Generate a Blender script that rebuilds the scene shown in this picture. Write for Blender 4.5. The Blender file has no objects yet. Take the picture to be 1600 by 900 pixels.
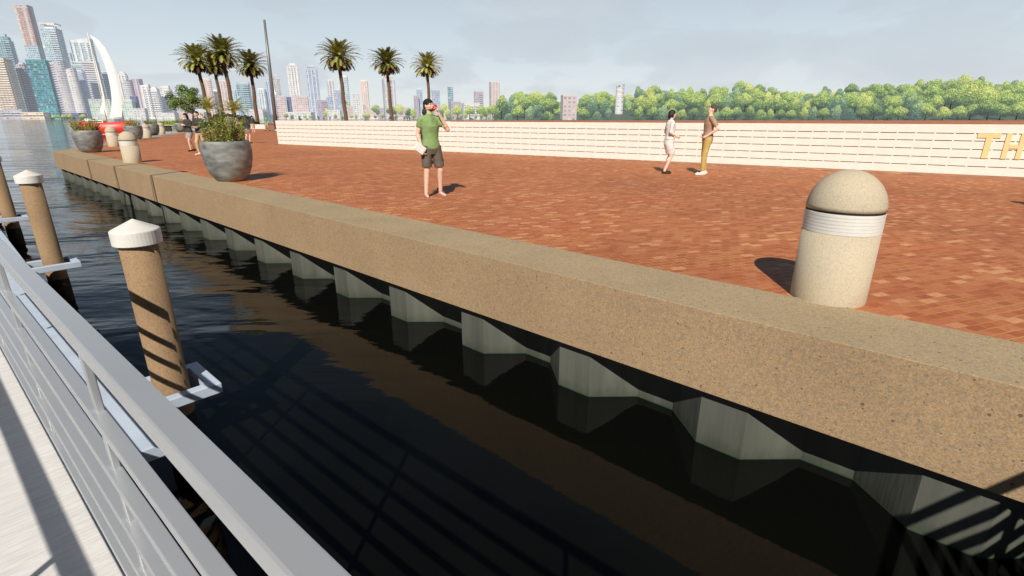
import bpy, bmesh, math, random
from mathutils import Vector, Matrix, noise as mnoise
R = math.radians
rnd = random.Random(7)
scene = bpy.context.scene
col = scene.collection

# ------------------------------------------------------------------ frame of reference
CAM_Z = 1.45
PITCH = math.atan(266/800)
_c, _s = math.cos(PITCH), math.sin(PITCH)
def ray(u, v):
    a = u-800; b = 450-v
    return (a, b*_s+800*_c, b*_c-800*_s)
def ground(u, v, z=0.0):
    r = ray(u, v); k = (z-CAM_Z)/r[2]
    return Vector((r[0]*k, r[1]*k, z))
def depth(u, v, y):
    r = ray(u, v); k = y/r[1]
    return Vector((r[0]*k, y, CAM_Z+r[2]*k))
def pxm(v, y):
    return y/ray(800, v)[1]           # metres per pixel at that distance
QA = math.atan2(934, 843)             # the quay runs at this angle to the left of the view
QD = Vector((-math.sin(QA), math.cos(QA), 0)); QN = Vector((math.cos(QA), math.sin(QA), 0))
def Q(n, d, z=0.0):
    p = QN*n+QD*d; return Vector((p.x, p.y, z))
GA = math.atan2(995, 843)
GD = Vector((-math.sin(GA), math.cos(GA), 0)); GN = Vector((math.cos(GA), math.sin(GA), 0))
WATER = -1.24

# ------------------------------------------------------------------ tags and objects
def tag(o, label=None, cat=None, group=None, kind=None):
    if label: o['label'] = label
    if cat: o['category'] = cat
    if group: o['group'] = group
    if kind: o['kind'] = kind
    return o
def link(name, me, mat=None, parent=None):
    o = bpy.data.objects.new(name, me); col.objects.link(o)
    if mat is not None:
        if isinstance(mat, (list, tuple)):
            for m in mat: me.materials.append(m)
        else: me.materials.append(mat)
    if parent is not None: o.parent = parent
    return o
def empty(name, loc, rz=0, label=None, cat=None, group=None):
    o = bpy.data.objects.new(name, None); col.objects.link(o)
    o.location = loc; o.rotation_euler = (0, 0, rz); o.empty_display_size = .2
    return tag(o, label, cat, group)
def copy_tree(o, parent=None):
    c = o.copy(); col.objects.link(c)
    if parent is not None: c.parent = parent
    for ch in list(o.children): copy_tree(ch, c)
    return c

class MB:
    def __init__(self): self.v = []; self.f = []; self.sm = []; self.mi = []; self.uv = None
    def add(self, vs, fs, smooth=False, mi=0):
        b = len(self.v); self.v += [tuple(x) for x in vs]
        for f in fs: self.f.append([i+b for i in f]); self.sm.append(smooth); self.mi.append(mi)
    def box(self, c, s, rz=0, M=None, mi=0):
        hx, hy, hz = s[0]/2, s[1]/2, s[2]/2
        vs = [Vector((x, y, z)) for x in (-hx, hx) for y in (-hy, hy) for z in (-hz, hz)]
        rot = Matrix.Rotation(rz, 3, 'Z') if M is None else M
        vs = [rot @ p + Vector(c) for p in vs]
        self.add(vs, [(0,1,3,2), (4,6,7,5), (0,4,5,1), (2,3,7,6), (0,2,6,4), (1,5,7,3)], mi=mi)
    def bar(self, a, b, w, h, up=Vector((0,0,1)), mi=0):
        a = Vector(a); b = Vector(b); d = (b-a); L = d.length; d.normalize()
        x = d.cross(up)
        if x.length < 1e-4: x = d.cross(Vector((1,0,0)))
        x.normalize(); y = x.cross(d).normalized()
        M = Matrix((x, d, y)).transposed()
        self.box((a+b)/2, (w, L, h), M=M, mi=mi)
    def tube(self, pts, rs, n=12, caps=True, smooth=True, mi=0):
        pts = [Vector(p) for p in pts]; rings = []
        prev = None
        for i, p in enumerate(pts):
            d = (pts[min(i+1, len(pts)-1)]-pts[max(i-1, 0)]).normalized()
            ref = Vector((0,0,1)) if abs(d.z) < .9 else Vector((1,0,0))
            if prev is not None and abs(prev.dot(d)) < .95: ref = prev
            x = d.cross(ref).normalized(); y = x.cross(d).normalized(); prev = y
            rings.append([p+(x*math.cos(t)+y*math.sin(t))*rs[i] for t in [2*math.pi*k/n for k in range(n)]])
        vs = [q for r in rings for q in r]; fs = []
        for i in range(len(pts)-1):
            for k in range(n):
                fs.append((i*n+k, i*n+(k+1) % n, (i+1)*n+(k+1) % n, (i+1)*n+k))
        self.add(vs, fs, smooth, mi)
        if caps:
            b = len(self.v)-len(vs)
            self.f.append([b+k for k in range(n)][::-1]); self.sm.append(False); self.mi.append(mi)
            self.f.append([b+(len(pts)-1)*n+k for k in range(n)]); self.sm.append(False); self.mi.append(mi)
    def lathe(self, prof, n=48, c=(0,0,0), smooth=True, cap_top=True, cap_bot=True, mi=0):
        c = Vector(c); vs = []; fs = []
        for (r, z) in prof:
            for k in range(n):
                t = 2*math.pi*k/n; vs.append(c+Vector((r*math.cos(t), r*math.sin(t), z)))
        for i in range(len(prof)-1):
            for k in range(n): fs.append((i*n+k, i*n+(k+1) % n, (i+1)*n+(k+1) % n, (i+1)*n+k))
        self.add(vs, fs, smooth, mi); b = len(self.v)-len(vs)
        if cap_bot: self.f.append([b+k for k in range(n)][::-1]); self.sm.append(False); self.mi.append(mi)
        if cap_top: self.f.append([b+(len(prof)-1)*n+k for k in range(n)]); self.sm.append(False); self.mi.append(mi)
    def loft(self, rings, n=20, mi=0):
        vs = []; fs = []
        for (cx, cy, cz, rx, ry) in rings:
            for k in range(n):
                t = 2*math.pi*k/n; vs.append((cx+rx*math.cos(t), cy+ry*math.sin(t), cz))
        for i in range(len(rings)-1):
            for k in range(n): fs.append((i*n+k, i*n+(k+1) % n, (i+1)*n+(k+1) % n, (i+1)*n+k))
        fs.append([k for k in range(n)][::-1]); fs.append([(len(rings)-1)*n+k for k in range(n)])
        self.add(vs, fs, True, mi)
    def ell(self, c, r, M=None, nu=16, nv=10, mi=0):
        vs = []; fs = []; M = M or Matrix.Identity(3); c = Vector(c)
        for i in range(1, nv):
            ph = math.pi*i/nv
            for k in range(nu):
                t = 2*math.pi*k/nu
                vs.append(c+M @ Vector((r[0]*math.sin(ph)*math.cos(t), r[1]*math.sin(ph)*math.sin(t), -r[2]*math.cos(ph))))
        vs.append(c+M @ Vector((0,0,-r[2]))); vs.append(c+M @ Vector((0,0,r[2])))
        for i in range(nv-2):
            for k in range(nu): fs.append((i*nu+k, i*nu+(k+1) % nu, (i+1)*nu+(k+1) % nu, (i+1)*nu+k))
        B = (nv-1)*nu
        for k in range(nu): fs.append((B, (k+1) % nu, k)); fs.append((B+1, (nv-2)*nu+k, (nv-2)*nu+(k+1) % nu))
        self.add(vs, fs, True, mi)
    def capsule(self, a, b, ra, rb, n=12, mi=0):
        a = Vector(a); b = Vector(b); d = (b-a).normalized()
        pts = []; rs = []
        for t in (0.02, .3, .6, .85): pts.append(a-d*ra*math.cos(t*math.pi/2)); rs.append(ra*math.sin(t*math.pi/2))
        pts.append(a); rs.append(ra); pts.append(b); rs.append(rb)
        for t in (.85, .6, .3, .02): pts.append(b+d*rb*math.cos(t*math.pi/2)); rs.append(rb*math.sin(t*math.pi/2))
        self.tube(pts, rs, n, True, True, mi)
    def mesh(self, name):
        me = bpy.data.meshes.new(name); me.from_pydata(self.v, [], self.f)
        me.polygons.foreach_set('use_smooth', self.sm); me.polygons.foreach_set('material_index', self.mi)
        if self.uv:
            l = me.uv_layers.new(name='UVMap'); flat = [c for p in self.uv for c in p]
            l.data.foreach_set('uv', flat)
        me.update(); return me
    def build(self, name, mat, parent=None, bevel=0, seg=2):
        o = link(name, self.mesh(name), mat, parent)
        if bevel:
            m = o.modifiers.new('bevel', 'BEVEL'); m.width = bevel; m.segments = seg; m.limit_method = 'ANGLE'; m.angle_limit = R(40)
            m.harden_normals = False
        return o

# ------------------------------------------------------------------ materials
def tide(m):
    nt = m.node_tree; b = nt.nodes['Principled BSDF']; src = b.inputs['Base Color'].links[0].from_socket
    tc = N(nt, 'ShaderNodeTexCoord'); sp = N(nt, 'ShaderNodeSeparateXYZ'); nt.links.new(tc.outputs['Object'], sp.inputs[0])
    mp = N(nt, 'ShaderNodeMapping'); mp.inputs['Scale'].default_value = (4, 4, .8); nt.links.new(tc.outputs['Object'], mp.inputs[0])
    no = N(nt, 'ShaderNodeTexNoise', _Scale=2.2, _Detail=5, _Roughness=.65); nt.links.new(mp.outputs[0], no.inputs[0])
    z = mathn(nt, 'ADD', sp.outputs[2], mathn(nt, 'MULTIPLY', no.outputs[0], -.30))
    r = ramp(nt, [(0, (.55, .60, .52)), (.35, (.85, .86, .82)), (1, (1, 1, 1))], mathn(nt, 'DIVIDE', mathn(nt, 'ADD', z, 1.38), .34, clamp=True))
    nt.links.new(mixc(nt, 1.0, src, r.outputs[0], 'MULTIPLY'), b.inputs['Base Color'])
def newmat(name):
    m = bpy.data.materials.new(name); m.use_nodes = True
    nt = m.node_tree; b = nt.nodes['Principled BSDF']
    return m, nt, b
def N(nt, typ, **kw):
    n = nt.nodes.new(typ)
    for k, v in kw.items():
        if k.startswith('_'): n.inputs[k[1:].replace('_', ' ')].default_value = v
        else: setattr(n, k, v)
    return n
def ramp(nt, stops, fac=None, interp='LINEAR'):
    r = nt.nodes.new('ShaderNodeValToRGB'); cr = r.color_ramp; cr.interpolation = interp
    while len(cr.elements) < len(stops): cr.elements.new(.5)
    for e, (p, c) in zip(cr.elements, stops):
        e.position = p; e.color = (*c, 1) if len(c) == 3 else c
    if fac is not None: nt.links.new(fac, r.inputs[0])
    return r
def mathn(nt, op, a, b=None, c=None, clamp=False):
    m = nt.nodes.new('ShaderNodeMath'); m.operation = op; m.use_clamp = clamp
    for i, x in enumerate((a, b, c)):
        if x is None: continue
        if isinstance(x, (int, float)): m.inputs[i].default_value = x
        else: nt.links.new(x, m.inputs[i])
    return m.outputs[0]
def mixc(nt, fac, a, b, blend='MIX'):
    m = nt.nodes.new('ShaderNodeMix'); m.data_type = 'RGBA'; m.blend_type = blend
    if isinstance(fac, (int, float)): m.inputs[0].default_value = fac
    else: nt.links.new(fac, m.inputs[0])
    for i, x in ((6, a), (7, b)):
        if isinstance(x, tuple): m.inputs[i].default_value = (*x, 1) if len(x) == 3 else x
        else: nt.links.new(x, m.inputs[i])
    return m.outputs[2]
def plain(name, c, rough=.6, var=.15, scale=8, bump=0, metal=0, spec=.5, stretch=(1,1,1), bscale=None, detail=4):
    m, nt, b = newmat(name)
    tc = N(nt, 'ShaderNodeTexCoord'); mp = N(nt, 'ShaderNodeMapping'); mp.inputs['Scale'].default_value = stretch
    nt.links.new(tc.outputs['Object'], mp.inputs[0])
    no = N(nt, 'ShaderNodeTexNoise', _Scale=scale, _Detail=detail); nt.links.new(mp.outputs[0], no.inputs[0])
    lo = tuple(x*(1-var) for x in c); hi = tuple(min(1, x*(1+var)) for x in c)
    r = ramp(nt, [(.3, lo), (.7, hi)], no.outputs[0]); nt.links.new(r.outputs[0], b.inputs['Base Color'])
    b.inputs['Roughness'].default_value = rough; b.inputs['Metallic'].default_value = metal
    b.inputs['Specular IOR Level'].default_value = spec
    if bump:
        n2 = N(nt, 'ShaderNodeTexNoise', _Scale=bscale or scale*6, _Detail=3); nt.links.new(mp.outputs[0], n2.inputs[0])
        bp = N(nt, 'ShaderNodeBump', _Strength=bump, _Distance=.01); nt.links.new(n2.outputs[0], bp.inputs['Height'])
        nt.links.new(bp.outputs[0], b.inputs['Normal'])
    return m

def aggregate(name, base, sp_dark, sp_light, scale=34, bump=.35, stain=.15, con=1.0, topc=None):
    m, nt, b = newmat(name)
    tc = N(nt, 'ShaderNodeTexCoord'); obj = tc.outputs['Object']
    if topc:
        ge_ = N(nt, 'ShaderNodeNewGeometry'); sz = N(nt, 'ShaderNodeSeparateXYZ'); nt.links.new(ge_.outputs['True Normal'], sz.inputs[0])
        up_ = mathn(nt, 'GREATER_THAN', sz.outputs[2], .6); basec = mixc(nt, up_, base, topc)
    else: basec = mixc(nt, 0.0, base, base)
    n1 = N(nt, 'ShaderNodeTexNoise', _Scale=scale*2.0, _Detail=5, _Roughness=.75); nt.links.new(obj, n1.inputs[0])
    n0 = N(nt, 'ShaderNodeTexNoise', _Scale=scale*.8, _Detail=3, _Roughness=.6); nt.links.new(obj, n0.inputs[0])
    k_ = con
    c = mixc(nt, 1.0, basec, ramp(nt, [(.30, (1-.50*k_,)*3), (.5, (1,)*3), (.70, (1+.42*k_,)*3)], n1.outputs[0]).outputs[0], 'MULTIPLY')
    c = mixc(nt, 1.0, c, ramp(nt, [(.35, (.86, .88, .92)), (.5, (1, 1, 1)), (.65, (1.10, 1.02, .92))], n0.outputs[0]).outputs[0], 'MULTIPLY')
    for sc, amt, colr, k in ((scale, .30, sp_dark, 0), (scale*1.4, .34, sp_light, 1), (scale*.62, .17, sp_dark, 2), (scale*2.1, .40, (sp_dark[0]*2.2, sp_dark[1]*2, sp_dark[2]*2), 3)):
        vo = N(nt, 'ShaderNodeTexVoronoi', _Scale=sc)
        off = N(nt, 'ShaderNodeVectorMath', operation='ADD'); off.inputs[1].default_value = (k*3.1, k*1.7, k*5.3)
        nt.links.new(obj, off.inputs[0]); nt.links.new(off.outputs[0], vo.inputs['Vector'])
        sepc = N(nt, 'ShaderNodeSeparateColor'); nt.links.new(vo.outputs['Color'], sepc.inputs[0])
        # only some cells carry a stone; its radius varies
        rr = mathn(nt, 'MULTIPLY', mathn(nt, 'SUBTRACT', sepc.outputs[0], 1-amt), .30/amt)
        f = mathn(nt, 'MULTIPLY', mathn(nt, 'SUBTRACT', rr, vo.outputs['Distance']), 14, clamp=True)
        c = mixc(nt, mathn(nt, 'MULTIPLY', f, .7), c, colr)
    n2 = N(nt, 'ShaderNodeTexNoise', _Scale=1.1, _Detail=5, _Roughness=.6); nt.links.new(obj, n2.inputs[0])
    st = ramp(nt, [(.3, (1-stain,)*3), (.7, (1.0, 1.0, 1.0))], n2.outputs[0]).outputs[0]
    c = mixc(nt, 1.0, c, st, 'MULTIPLY')
    nt.links.new(c, b.inputs['Base Color']); b.inputs['Roughness'].default_value = .85
    b.inputs['Specular IOR Level'].default_value = .25
    bp = N(nt, 'ShaderNodeBump', _Strength=bump, _Distance=.005); nt.links.new(n1.outputs[0], bp.inputs['Height'])
    nt.links.new(bp.outputs[0], b.inputs['Normal'])
    return m

def brick_mat(name, rot, base, light, dark, bw=.2, bh=.1, mortar=(.46, .24, .07), msize=.006):
    m, nt, b = newmat(name)
    tc = N(nt, 'ShaderNodeTexCoord'); mp = N(nt, 'ShaderNodeMapping'); mp.inputs['Rotation'].default_value = (0, 0, rot)
    nt.links.new(tc.outputs['Object'], mp.inputs[0])
    wob = N(nt, 'ShaderNodeTexNoise', _Scale=2.5, _Detail=2); nt.links.new(mp.outputs[0], wob.inputs[0])
    wv = N(nt, 'ShaderNodeVectorMath', operation='SCALE'); nt.links.new(wob.outputs['Color'], wv.inputs[0]); wv.inputs['Scale'].default_value = .012
    add = N(nt, 'ShaderNodeVectorMath', operation='ADD'); nt.links.new(mp.outputs[0], add.inputs[0]); nt.links.new(wv.outputs[0], add.inputs[1])
    br = N(nt, 'ShaderNodeTexBrick', offset=.5, squash=1.0)
    br.inputs['Color1'].default_value = (0,0,0,1); br.inputs['Color2'].default_value = (1,1,1,1); br.inputs['Mortar'].default_value = (0,0,0,1)
    br.inputs['Scale'].default_value = 1; br.inputs['Mortar Size'].default_value = msize; br.inputs['Mortar Smooth'].default_value = .3
    br.inputs['Brick Width'].default_value = bw; br.inputs['Row Height'].default_value = bh
    nt.links.new(add.outputs[0], br.inputs['Vector'])
    mid = tuple((x+y)/2 for x, y in zip(base, dark)); up = tuple(x*.72+y*.28 for x, y in zip(base, light))
    c = ramp(nt, [(0, dark), (.2, mid), (.45, base), (.78, up), (.90, up), (.95, light)], br.outputs['Color']).outputs[0]
    nn = N(nt, 'ShaderNodeTexNoise', _Scale=28, _Detail=4, _Roughness=.7); nt.links.new(mp.outputs[0], nn.inputs[0])
    c = mixc(nt, 1.0, c, ramp(nt, [(.25, (.72,.70,.68)), (.75, (1.2,1.18,1.15))], nn.outputs[0]).outputs[0], 'MULTIPLY')
    big = N(nt, 'ShaderNodeTexNoise', _Scale=.35, _Detail=4); nt.links.new(mp.outputs[0], big.inputs[0])
    c = mixc(nt, 1.0, c, ramp(nt, [(.3, (.84,.82,.82)), (.7, (1.08,1.08,1.06))], big.outputs[0]).outputs[0], 'MULTIPLY')
    gn = N(nt, 'ShaderNodeTexNoise', _Scale=1.3, _Detail=3); nt.links.new(mp.outputs[0], gn.inputs[0])
    gf = mathn(nt, 'MULTIPLY', br.outputs['Fac'], ramp(nt, [(.35, (.25,)*3), (.6, (.9,)*3)], gn.outputs[0]).outputs[0])
    c = mixc(nt, gf, c, mortar)
    nt.links.new(c, b.inputs['Base Color']); b.inputs['Roughness'].default_value = .62; b.inputs['Specular IOR Level'].default_value = .4
    b.inputs['Sheen Weight'].default_value = .06; b.inputs['Sheen Roughness'].default_value = .4; b.inputs['Sheen Tint'].default_value = (1, .72, .5, 1)
    hh = mathn(nt, 'SUBTRACT', mathn(nt, 'MULTIPLY', nn.outputs[0], .5), br.outputs['Fac'])
    bp = N(nt, 'ShaderNodeBump', _Strength=.5, _Distance=.006); nt.links.new(hh, bp.inputs['Height']); nt.links.new(bp.outputs[0], b.inputs['Normal'])
    return m

def leaf_mat(name, c1, c2, c3, scale=.6, rough=.6, haze=0.0, trans=.25, zr=None):
    m, nt, b = newmat(name)
    geo = N(nt, 'ShaderNodeTexCoord')
    no = N(nt, 'ShaderNodeTexNoise', _Scale=scale, _Detail=3, _Roughness=.7); nt.links.new(geo.outputs['Object'], no.inputs[0])
    oi = N(nt, 'ShaderNodeObjectInfo')
    f = mathn(nt, 'ADD', no.outputs[0], mathn(nt, 'MULTIPLY', mathn(nt, 'SUBTRACT', oi.outputs['Random'], .5), .22))
    if zr:      # sunlit top and shaded underside of the crown put into leaf colour
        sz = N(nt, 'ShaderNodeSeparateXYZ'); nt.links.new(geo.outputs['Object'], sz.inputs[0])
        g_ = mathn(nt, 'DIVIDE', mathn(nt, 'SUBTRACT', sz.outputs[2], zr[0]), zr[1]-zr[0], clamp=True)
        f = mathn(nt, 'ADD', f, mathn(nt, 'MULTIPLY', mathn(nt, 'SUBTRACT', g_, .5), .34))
    r = ramp(nt, [(.34, c1), (.52, c2), (.68, c3)], f)
    nt.links.new(r.outputs[0], b.inputs['Base Color']); b.inputs['Roughness'].default_value = rough
    b.inputs['Specular IOR Level'].default_value = .25
    out = nt.nodes['Material Output']; sh = b.outputs[0]
    if trans:
        t = N(nt, 'ShaderNodeBsdfTranslucent'); nt.links.new(r.outputs[0], t.inputs[0])
        mx = N(nt, 'ShaderNodeMixShader'); mx.inputs[0].default_value = trans
        nt.links.new(sh, mx.inputs[1]); nt.links.new(t.outputs[0], mx.inputs[2]); sh = mx.outputs[0]
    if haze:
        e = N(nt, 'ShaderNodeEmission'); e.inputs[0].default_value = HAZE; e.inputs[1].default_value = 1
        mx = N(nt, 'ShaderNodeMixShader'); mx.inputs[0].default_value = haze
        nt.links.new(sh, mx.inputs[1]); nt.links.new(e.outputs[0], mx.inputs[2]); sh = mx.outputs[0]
    nt.links.new(sh, out.inputs[0])
    return m
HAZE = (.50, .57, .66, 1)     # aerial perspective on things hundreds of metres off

def facade(name, wall, glass, fh=3.3, bw=3.2, wf=.62, hf=.55, haze=.22, band=None, gl_var=.5, rough=.35):
    """windows in a grid: UV is metres along the wall and up it"""
    m, nt, b = newmat(name)
    uv = N(nt, 'ShaderNodeUVMap'); sx = N(nt, 'ShaderNodeSeparateXYZ'); nt.links.new(uv.outputs[0], sx.inputs[0])
    x = mathn(nt, 'DIVIDE', sx.outputs[0], bw); y = mathn(nt, 'DIVIDE', sx.outputs[1], fh)
    fx = mathn(nt, 'FRACT', x); fy = mathn(nt, 'FRACT', y)
    wx = mathn(nt, 'LESS_THAN', mathn(nt, 'ABSOLUTE', mathn(nt, 'SUBTRACT', fx, .5)), wf/2)
    wy = mathn(nt, 'LESS_THAN', mathn(nt, 'ABSOLUTE', mathn(nt, 'SUBTRACT', fy, .5)), hf/2)
    win = mathn(nt, 'MULTIPLY', wx, wy)
    cb = N(nt, 'ShaderNodeCombineXYZ'); nt.links.new(mathn(nt, 'FLOOR', x), cb.inputs[0]); nt.links.new(mathn(nt, 'FLOOR', y), cb.inputs[1])
    wn = N(nt, 'ShaderNodeTexWhiteNoise', noise_dimensions='2D'); nt.links.new(cb.outputs[0], wn.inputs['Vector'])
    g = ramp(nt, [(0, tuple(q*(1-gl_var) for q in glass)), (.6, glass), (.9, tuple(min(1, q*(1+gl_var)+.03) for q in glass)), (1, tuple(q*.4+.5 for q in wall))], wn.outputs[0]).outputs[0]
    nz = N(nt, 'ShaderNodeTexNoise', _Scale=.06, _Detail=3); nt.links.new(uv.outputs[0], nz.inputs[0])
    wc = mixc(nt, 1.0, wall, ramp(nt, [(.3, (.8,.8,.82)), (.7, (1.1,1.1,1.08))], nz.outputs[0]).outputs[0], 'MULTIPLY')
    if band:
        bf = mathn(nt, 'LESS_THAN', mathn(nt, 'FRACT', mathn(nt, 'DIVIDE', sx.outputs[0], bw*4)), .28)
        wc = mixc(nt, bf, wc, band)
    c = mixc(nt, win, wc, g); nt.links.new(c, b.inputs['Base Color'])
    nt.links.new(mathn(nt, 'SUBTRACT', .75, mathn(nt, 'MULTIPLY', win, .75-rough)), b.inputs['Roughness'])
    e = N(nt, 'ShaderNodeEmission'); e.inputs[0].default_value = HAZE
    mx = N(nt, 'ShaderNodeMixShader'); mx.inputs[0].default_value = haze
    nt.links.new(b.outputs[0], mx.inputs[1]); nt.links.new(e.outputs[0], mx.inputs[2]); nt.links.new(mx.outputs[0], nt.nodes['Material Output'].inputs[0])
    return m
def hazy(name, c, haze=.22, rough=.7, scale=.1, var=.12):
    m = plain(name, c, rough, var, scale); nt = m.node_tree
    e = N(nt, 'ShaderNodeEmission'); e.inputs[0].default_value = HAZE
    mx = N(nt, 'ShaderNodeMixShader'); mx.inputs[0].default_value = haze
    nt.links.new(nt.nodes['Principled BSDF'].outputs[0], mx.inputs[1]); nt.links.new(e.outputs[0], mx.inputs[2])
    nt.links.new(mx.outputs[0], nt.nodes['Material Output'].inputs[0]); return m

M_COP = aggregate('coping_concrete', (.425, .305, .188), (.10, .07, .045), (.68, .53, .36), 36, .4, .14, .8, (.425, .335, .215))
M_BOL = aggregate('bollard_concrete', (.575, .505, .385), (.28, .22, .15), (.74, .68, .57), 85, .3, .10, .45)
M_PILE = aggregate('pile_concrete', (.37, .25, .145), (.16, .10, .055), (.46, .34, .21), 60, .4, .35, .7)
M_BRICK = brick_mat('brick_paving', R(-20), (.495, .148, .052), (.68, .33, .17), (.40, .108, .040), .150, .085, (.62, .34, .09), .005)
M_BORDER = brick_mat('border_brick', R(45), (.40, .15, .06), (.62, .32, .15), (.22, .07, .03), .34, .13, (.35, .15, .06), .01)
M_WALL = plain('wall_white', (.83, .79, .735), .75, .05, 5, .25, bscale=60)
M_SLOT = plain('slot_grey', (.40, .39, .34), .8, .1, 5)
M_CAP = plain('terracotta', (.36, .17, .11), .8, .15, 4)
M_GOLD = plain('letter_yellow', (.80, .64, .32), .6, .05, 5)
M_WHITEBAND = plain('band_white', (.74, .73, .70), .45, .05, 10)
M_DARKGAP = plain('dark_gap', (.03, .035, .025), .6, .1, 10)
M_RAIL = plain('rail_paint', (.56, .585, .62), .26, .03, 3, metal=.45)
M_DECK = plain('brushed_deck', (.88, .865, .85), .40, .10, 14, .3, metal=.2, stretch=(.6,6,1), bscale=40)
M_DOCK = plain('dock_white_shaded', (.52, .61, .74), .4, .08, 5, .1)  # white dock, base colour tinted blue to stand for skylit shade
M_SHEET = plain('sheet_steel', (.108, .115, .100), .65, .22, 1.6, .3, stretch=(3, 3, .35), detail=6)
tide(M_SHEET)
M_SEAM = plain('seam_steel', (.24, .24, .21), .6, .3, 12)
M_SHEETLINE = plain('green_line', (.010, .05, .025), .7, .2, 5)
M_POT = plain('planter_stone', (.225, .235, .232), .62, .5, 3.4, .7, stretch=(1, 1, 2.2), bscale=30, detail=6)
M_SOIL = plain('soil', (.06, .04, .025), .9, .3, 10, .5)
M_TRUNK = plain('palm_trunk', (.145, .095, .065), .9, .45, 3, .8, stretch=(1, 1, 3))
M_BARK = plain('bark', (.12, .085, .06), .9, .4, 3, .8)
M_POLE = plain('pole_grey', (.20, .215, .23), .45, .1, 1, metal=.4)
M_PALM = leaf_mat('palm_leaf', (.14, .15, .035), (.32, .33, .09), (.58, .57, .20), 1.1, .55, 0, .15)
M_PALMD = leaf_mat('palm_dead', (.045, .03, .015), (.09, .06, .03), (.15, .10, .05), 1.1, .8, 0, .1)
M_YPALM = leaf_mat('young_palm', (.34, .33, .08), (.55, .52, .15), (.7, .64, .27), 1.5, .55, 0, .25)
M_SHRUB = leaf_mat('shrub_leaf', (.17, .19, .045), (.42, .44, .12), (.70, .66, .30), 9, .55, 0, .25)
M_RED = leaf_mat('red_flower', (.35, .05, .02), (.5, .09, .03), (.6, .16, .05), 9, .55, 0, .25)
M_TREE = leaf_mat('tree_leaf', (.11, .18, .035), (.25, .38, .08), (.44, .55, .16), .8, .55, 0, .25)
M_HEDGE = leaf_mat('hedge_leaf', (.10, .18, .02), (.25, .38, .04), (.40, .52, .09), .8, .6, 0, .25)
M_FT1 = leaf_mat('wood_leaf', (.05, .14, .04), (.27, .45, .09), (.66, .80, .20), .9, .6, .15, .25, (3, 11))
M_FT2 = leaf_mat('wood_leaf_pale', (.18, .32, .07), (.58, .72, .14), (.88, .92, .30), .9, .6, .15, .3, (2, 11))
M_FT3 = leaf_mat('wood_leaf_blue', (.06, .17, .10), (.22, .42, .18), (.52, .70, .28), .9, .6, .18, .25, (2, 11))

# ------------------------------------------------------------------ world, sun, camera
SUN_EL = R(41); az = R(6.5)
S = Vector((math.sin(az)*math.cos(SUN_EL), math.cos(az)*math.cos(SUN_EL), -math.sin(SUN_EL)))
sl = bpy.data.lights.new('sun', 'SUN'); sl.energy = 5.0; sl.angle = R(.5); sl.color = (1, .93, .82)
so = bpy.data.objects.new('sun', sl); col.objects.link(so); so.rotation_euler = S.to_track_quat('-Z', 'Y').to_euler(); so.location = (0, -20, 40)
w = bpy.data.worlds.new('World'); scene.world = w; w.use_nodes = True; nt = w.node_tree
bg = nt.nodes['Background']; bg.inputs[1].default_value = .1
sky = N(nt, 'ShaderNodeTexSky', sky_type='NISHITA', sun_disc=False, sun_elevation=SUN_EL, sun_rotation=math.pi+az, air_density=1.0, dust_density=.6, ozone_density=1.2)
tc = N(nt, 'ShaderNodeTexCoord'); sp = N(nt, 'ShaderNodeSeparateXYZ'); nt.links.new(tc.outputs['Generated'], sp.inputs[0])
# pale hazy band low down, clear deep sky above it
band = ramp(nt, [(0, (7.9, 8.3, 8.4)), (.05, (7.5, 8.1, 8.3)), (.12, (6.4, 7.3, 7.9)), (.20, (5.3, 6.3, 7.1)), (.26, (2.6, 3.5, 4.7)), (.36, (.62, 1.0, 1.6)), (1, (.22, .36, .62))], sp.outputs[2])
bf = ramp(nt, [(0, (.95,)*3), (.25, (.95,)*3), (.6, (.9,)*3), (1, (.9,)*3)], sp.outputs[2])
c = mixc(nt, bf.outputs[0], sky.outputs[0], band.outputs[0])
mp = N(nt, 'ShaderNodeMapping'); mp.inputs['Scale'].default_value = (1, 1, 2.6); nt.links.new(tc.outputs['Generated'], mp.inputs[0])
cn = N(nt, 'ShaderNodeTexNoise', _Scale=4.2, _Detail=9, _Roughness=.52, _Distortion=.35); nt.links.new(mp.outputs[0], cn.inputs[0])
cloud_d = ramp(nt, [(.47, (0,0,0)), (.53, (.7,.7,.7)), (.66, (1,1,1))], cn.outputs[0])
lowf = ramp(nt, [(0,(1,1,1)), (.24,(1,1,1)), (.34,(.12,.12,.12))], sp.outputs[2])
c = mixc(nt, mathn(nt, 'MULTIPLY', mathn(nt, 'MULTIPLY', cloud_d.outputs[0], lowf.outputs[0]), .62), c, (5.5, 6.0, 6.6))
mp2 = N(nt, 'ShaderNodeMapping'); mp2.inputs['Scale'].default_value = (1, 1, 3.5); mp2.inputs['Location'].default_value = (3, 1, 2); nt.links.new(tc.outputs['Generated'], mp2.inputs[0])
cn2 = N(nt, 'ShaderNodeTexNoise', _Scale=3.0, _Detail=8, _Roughness=.55, _Distortion=.5); nt.links.new(mp2.outputs[0], cn2.inputs[0])
cl2 = ramp(nt, [(.5, (0,0,0)), (.7, (1,1,1))], cn2.outputs[0])
up = ramp(nt, [(0, (1,1,1)), (.25, (.8,.8,.8)), (.45, (.15,.15,.15)), (1, (.1,.1,.1))], sp.outputs[2])
c = mixc(nt, mathn(nt, 'MULTIPLY', mathn(nt, 'MULTIPLY', mathn(nt, 'MULTIPLY', cl2.outputs[0], up.outputs[0]), ramp(nt, [(0,(1,1,1)), (.24,(1,1,1)), (.34,(.1,.1,.1))], sp.outputs[2]).outputs[0]), .5), c, (7.3, 7.8, 8.1))
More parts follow.
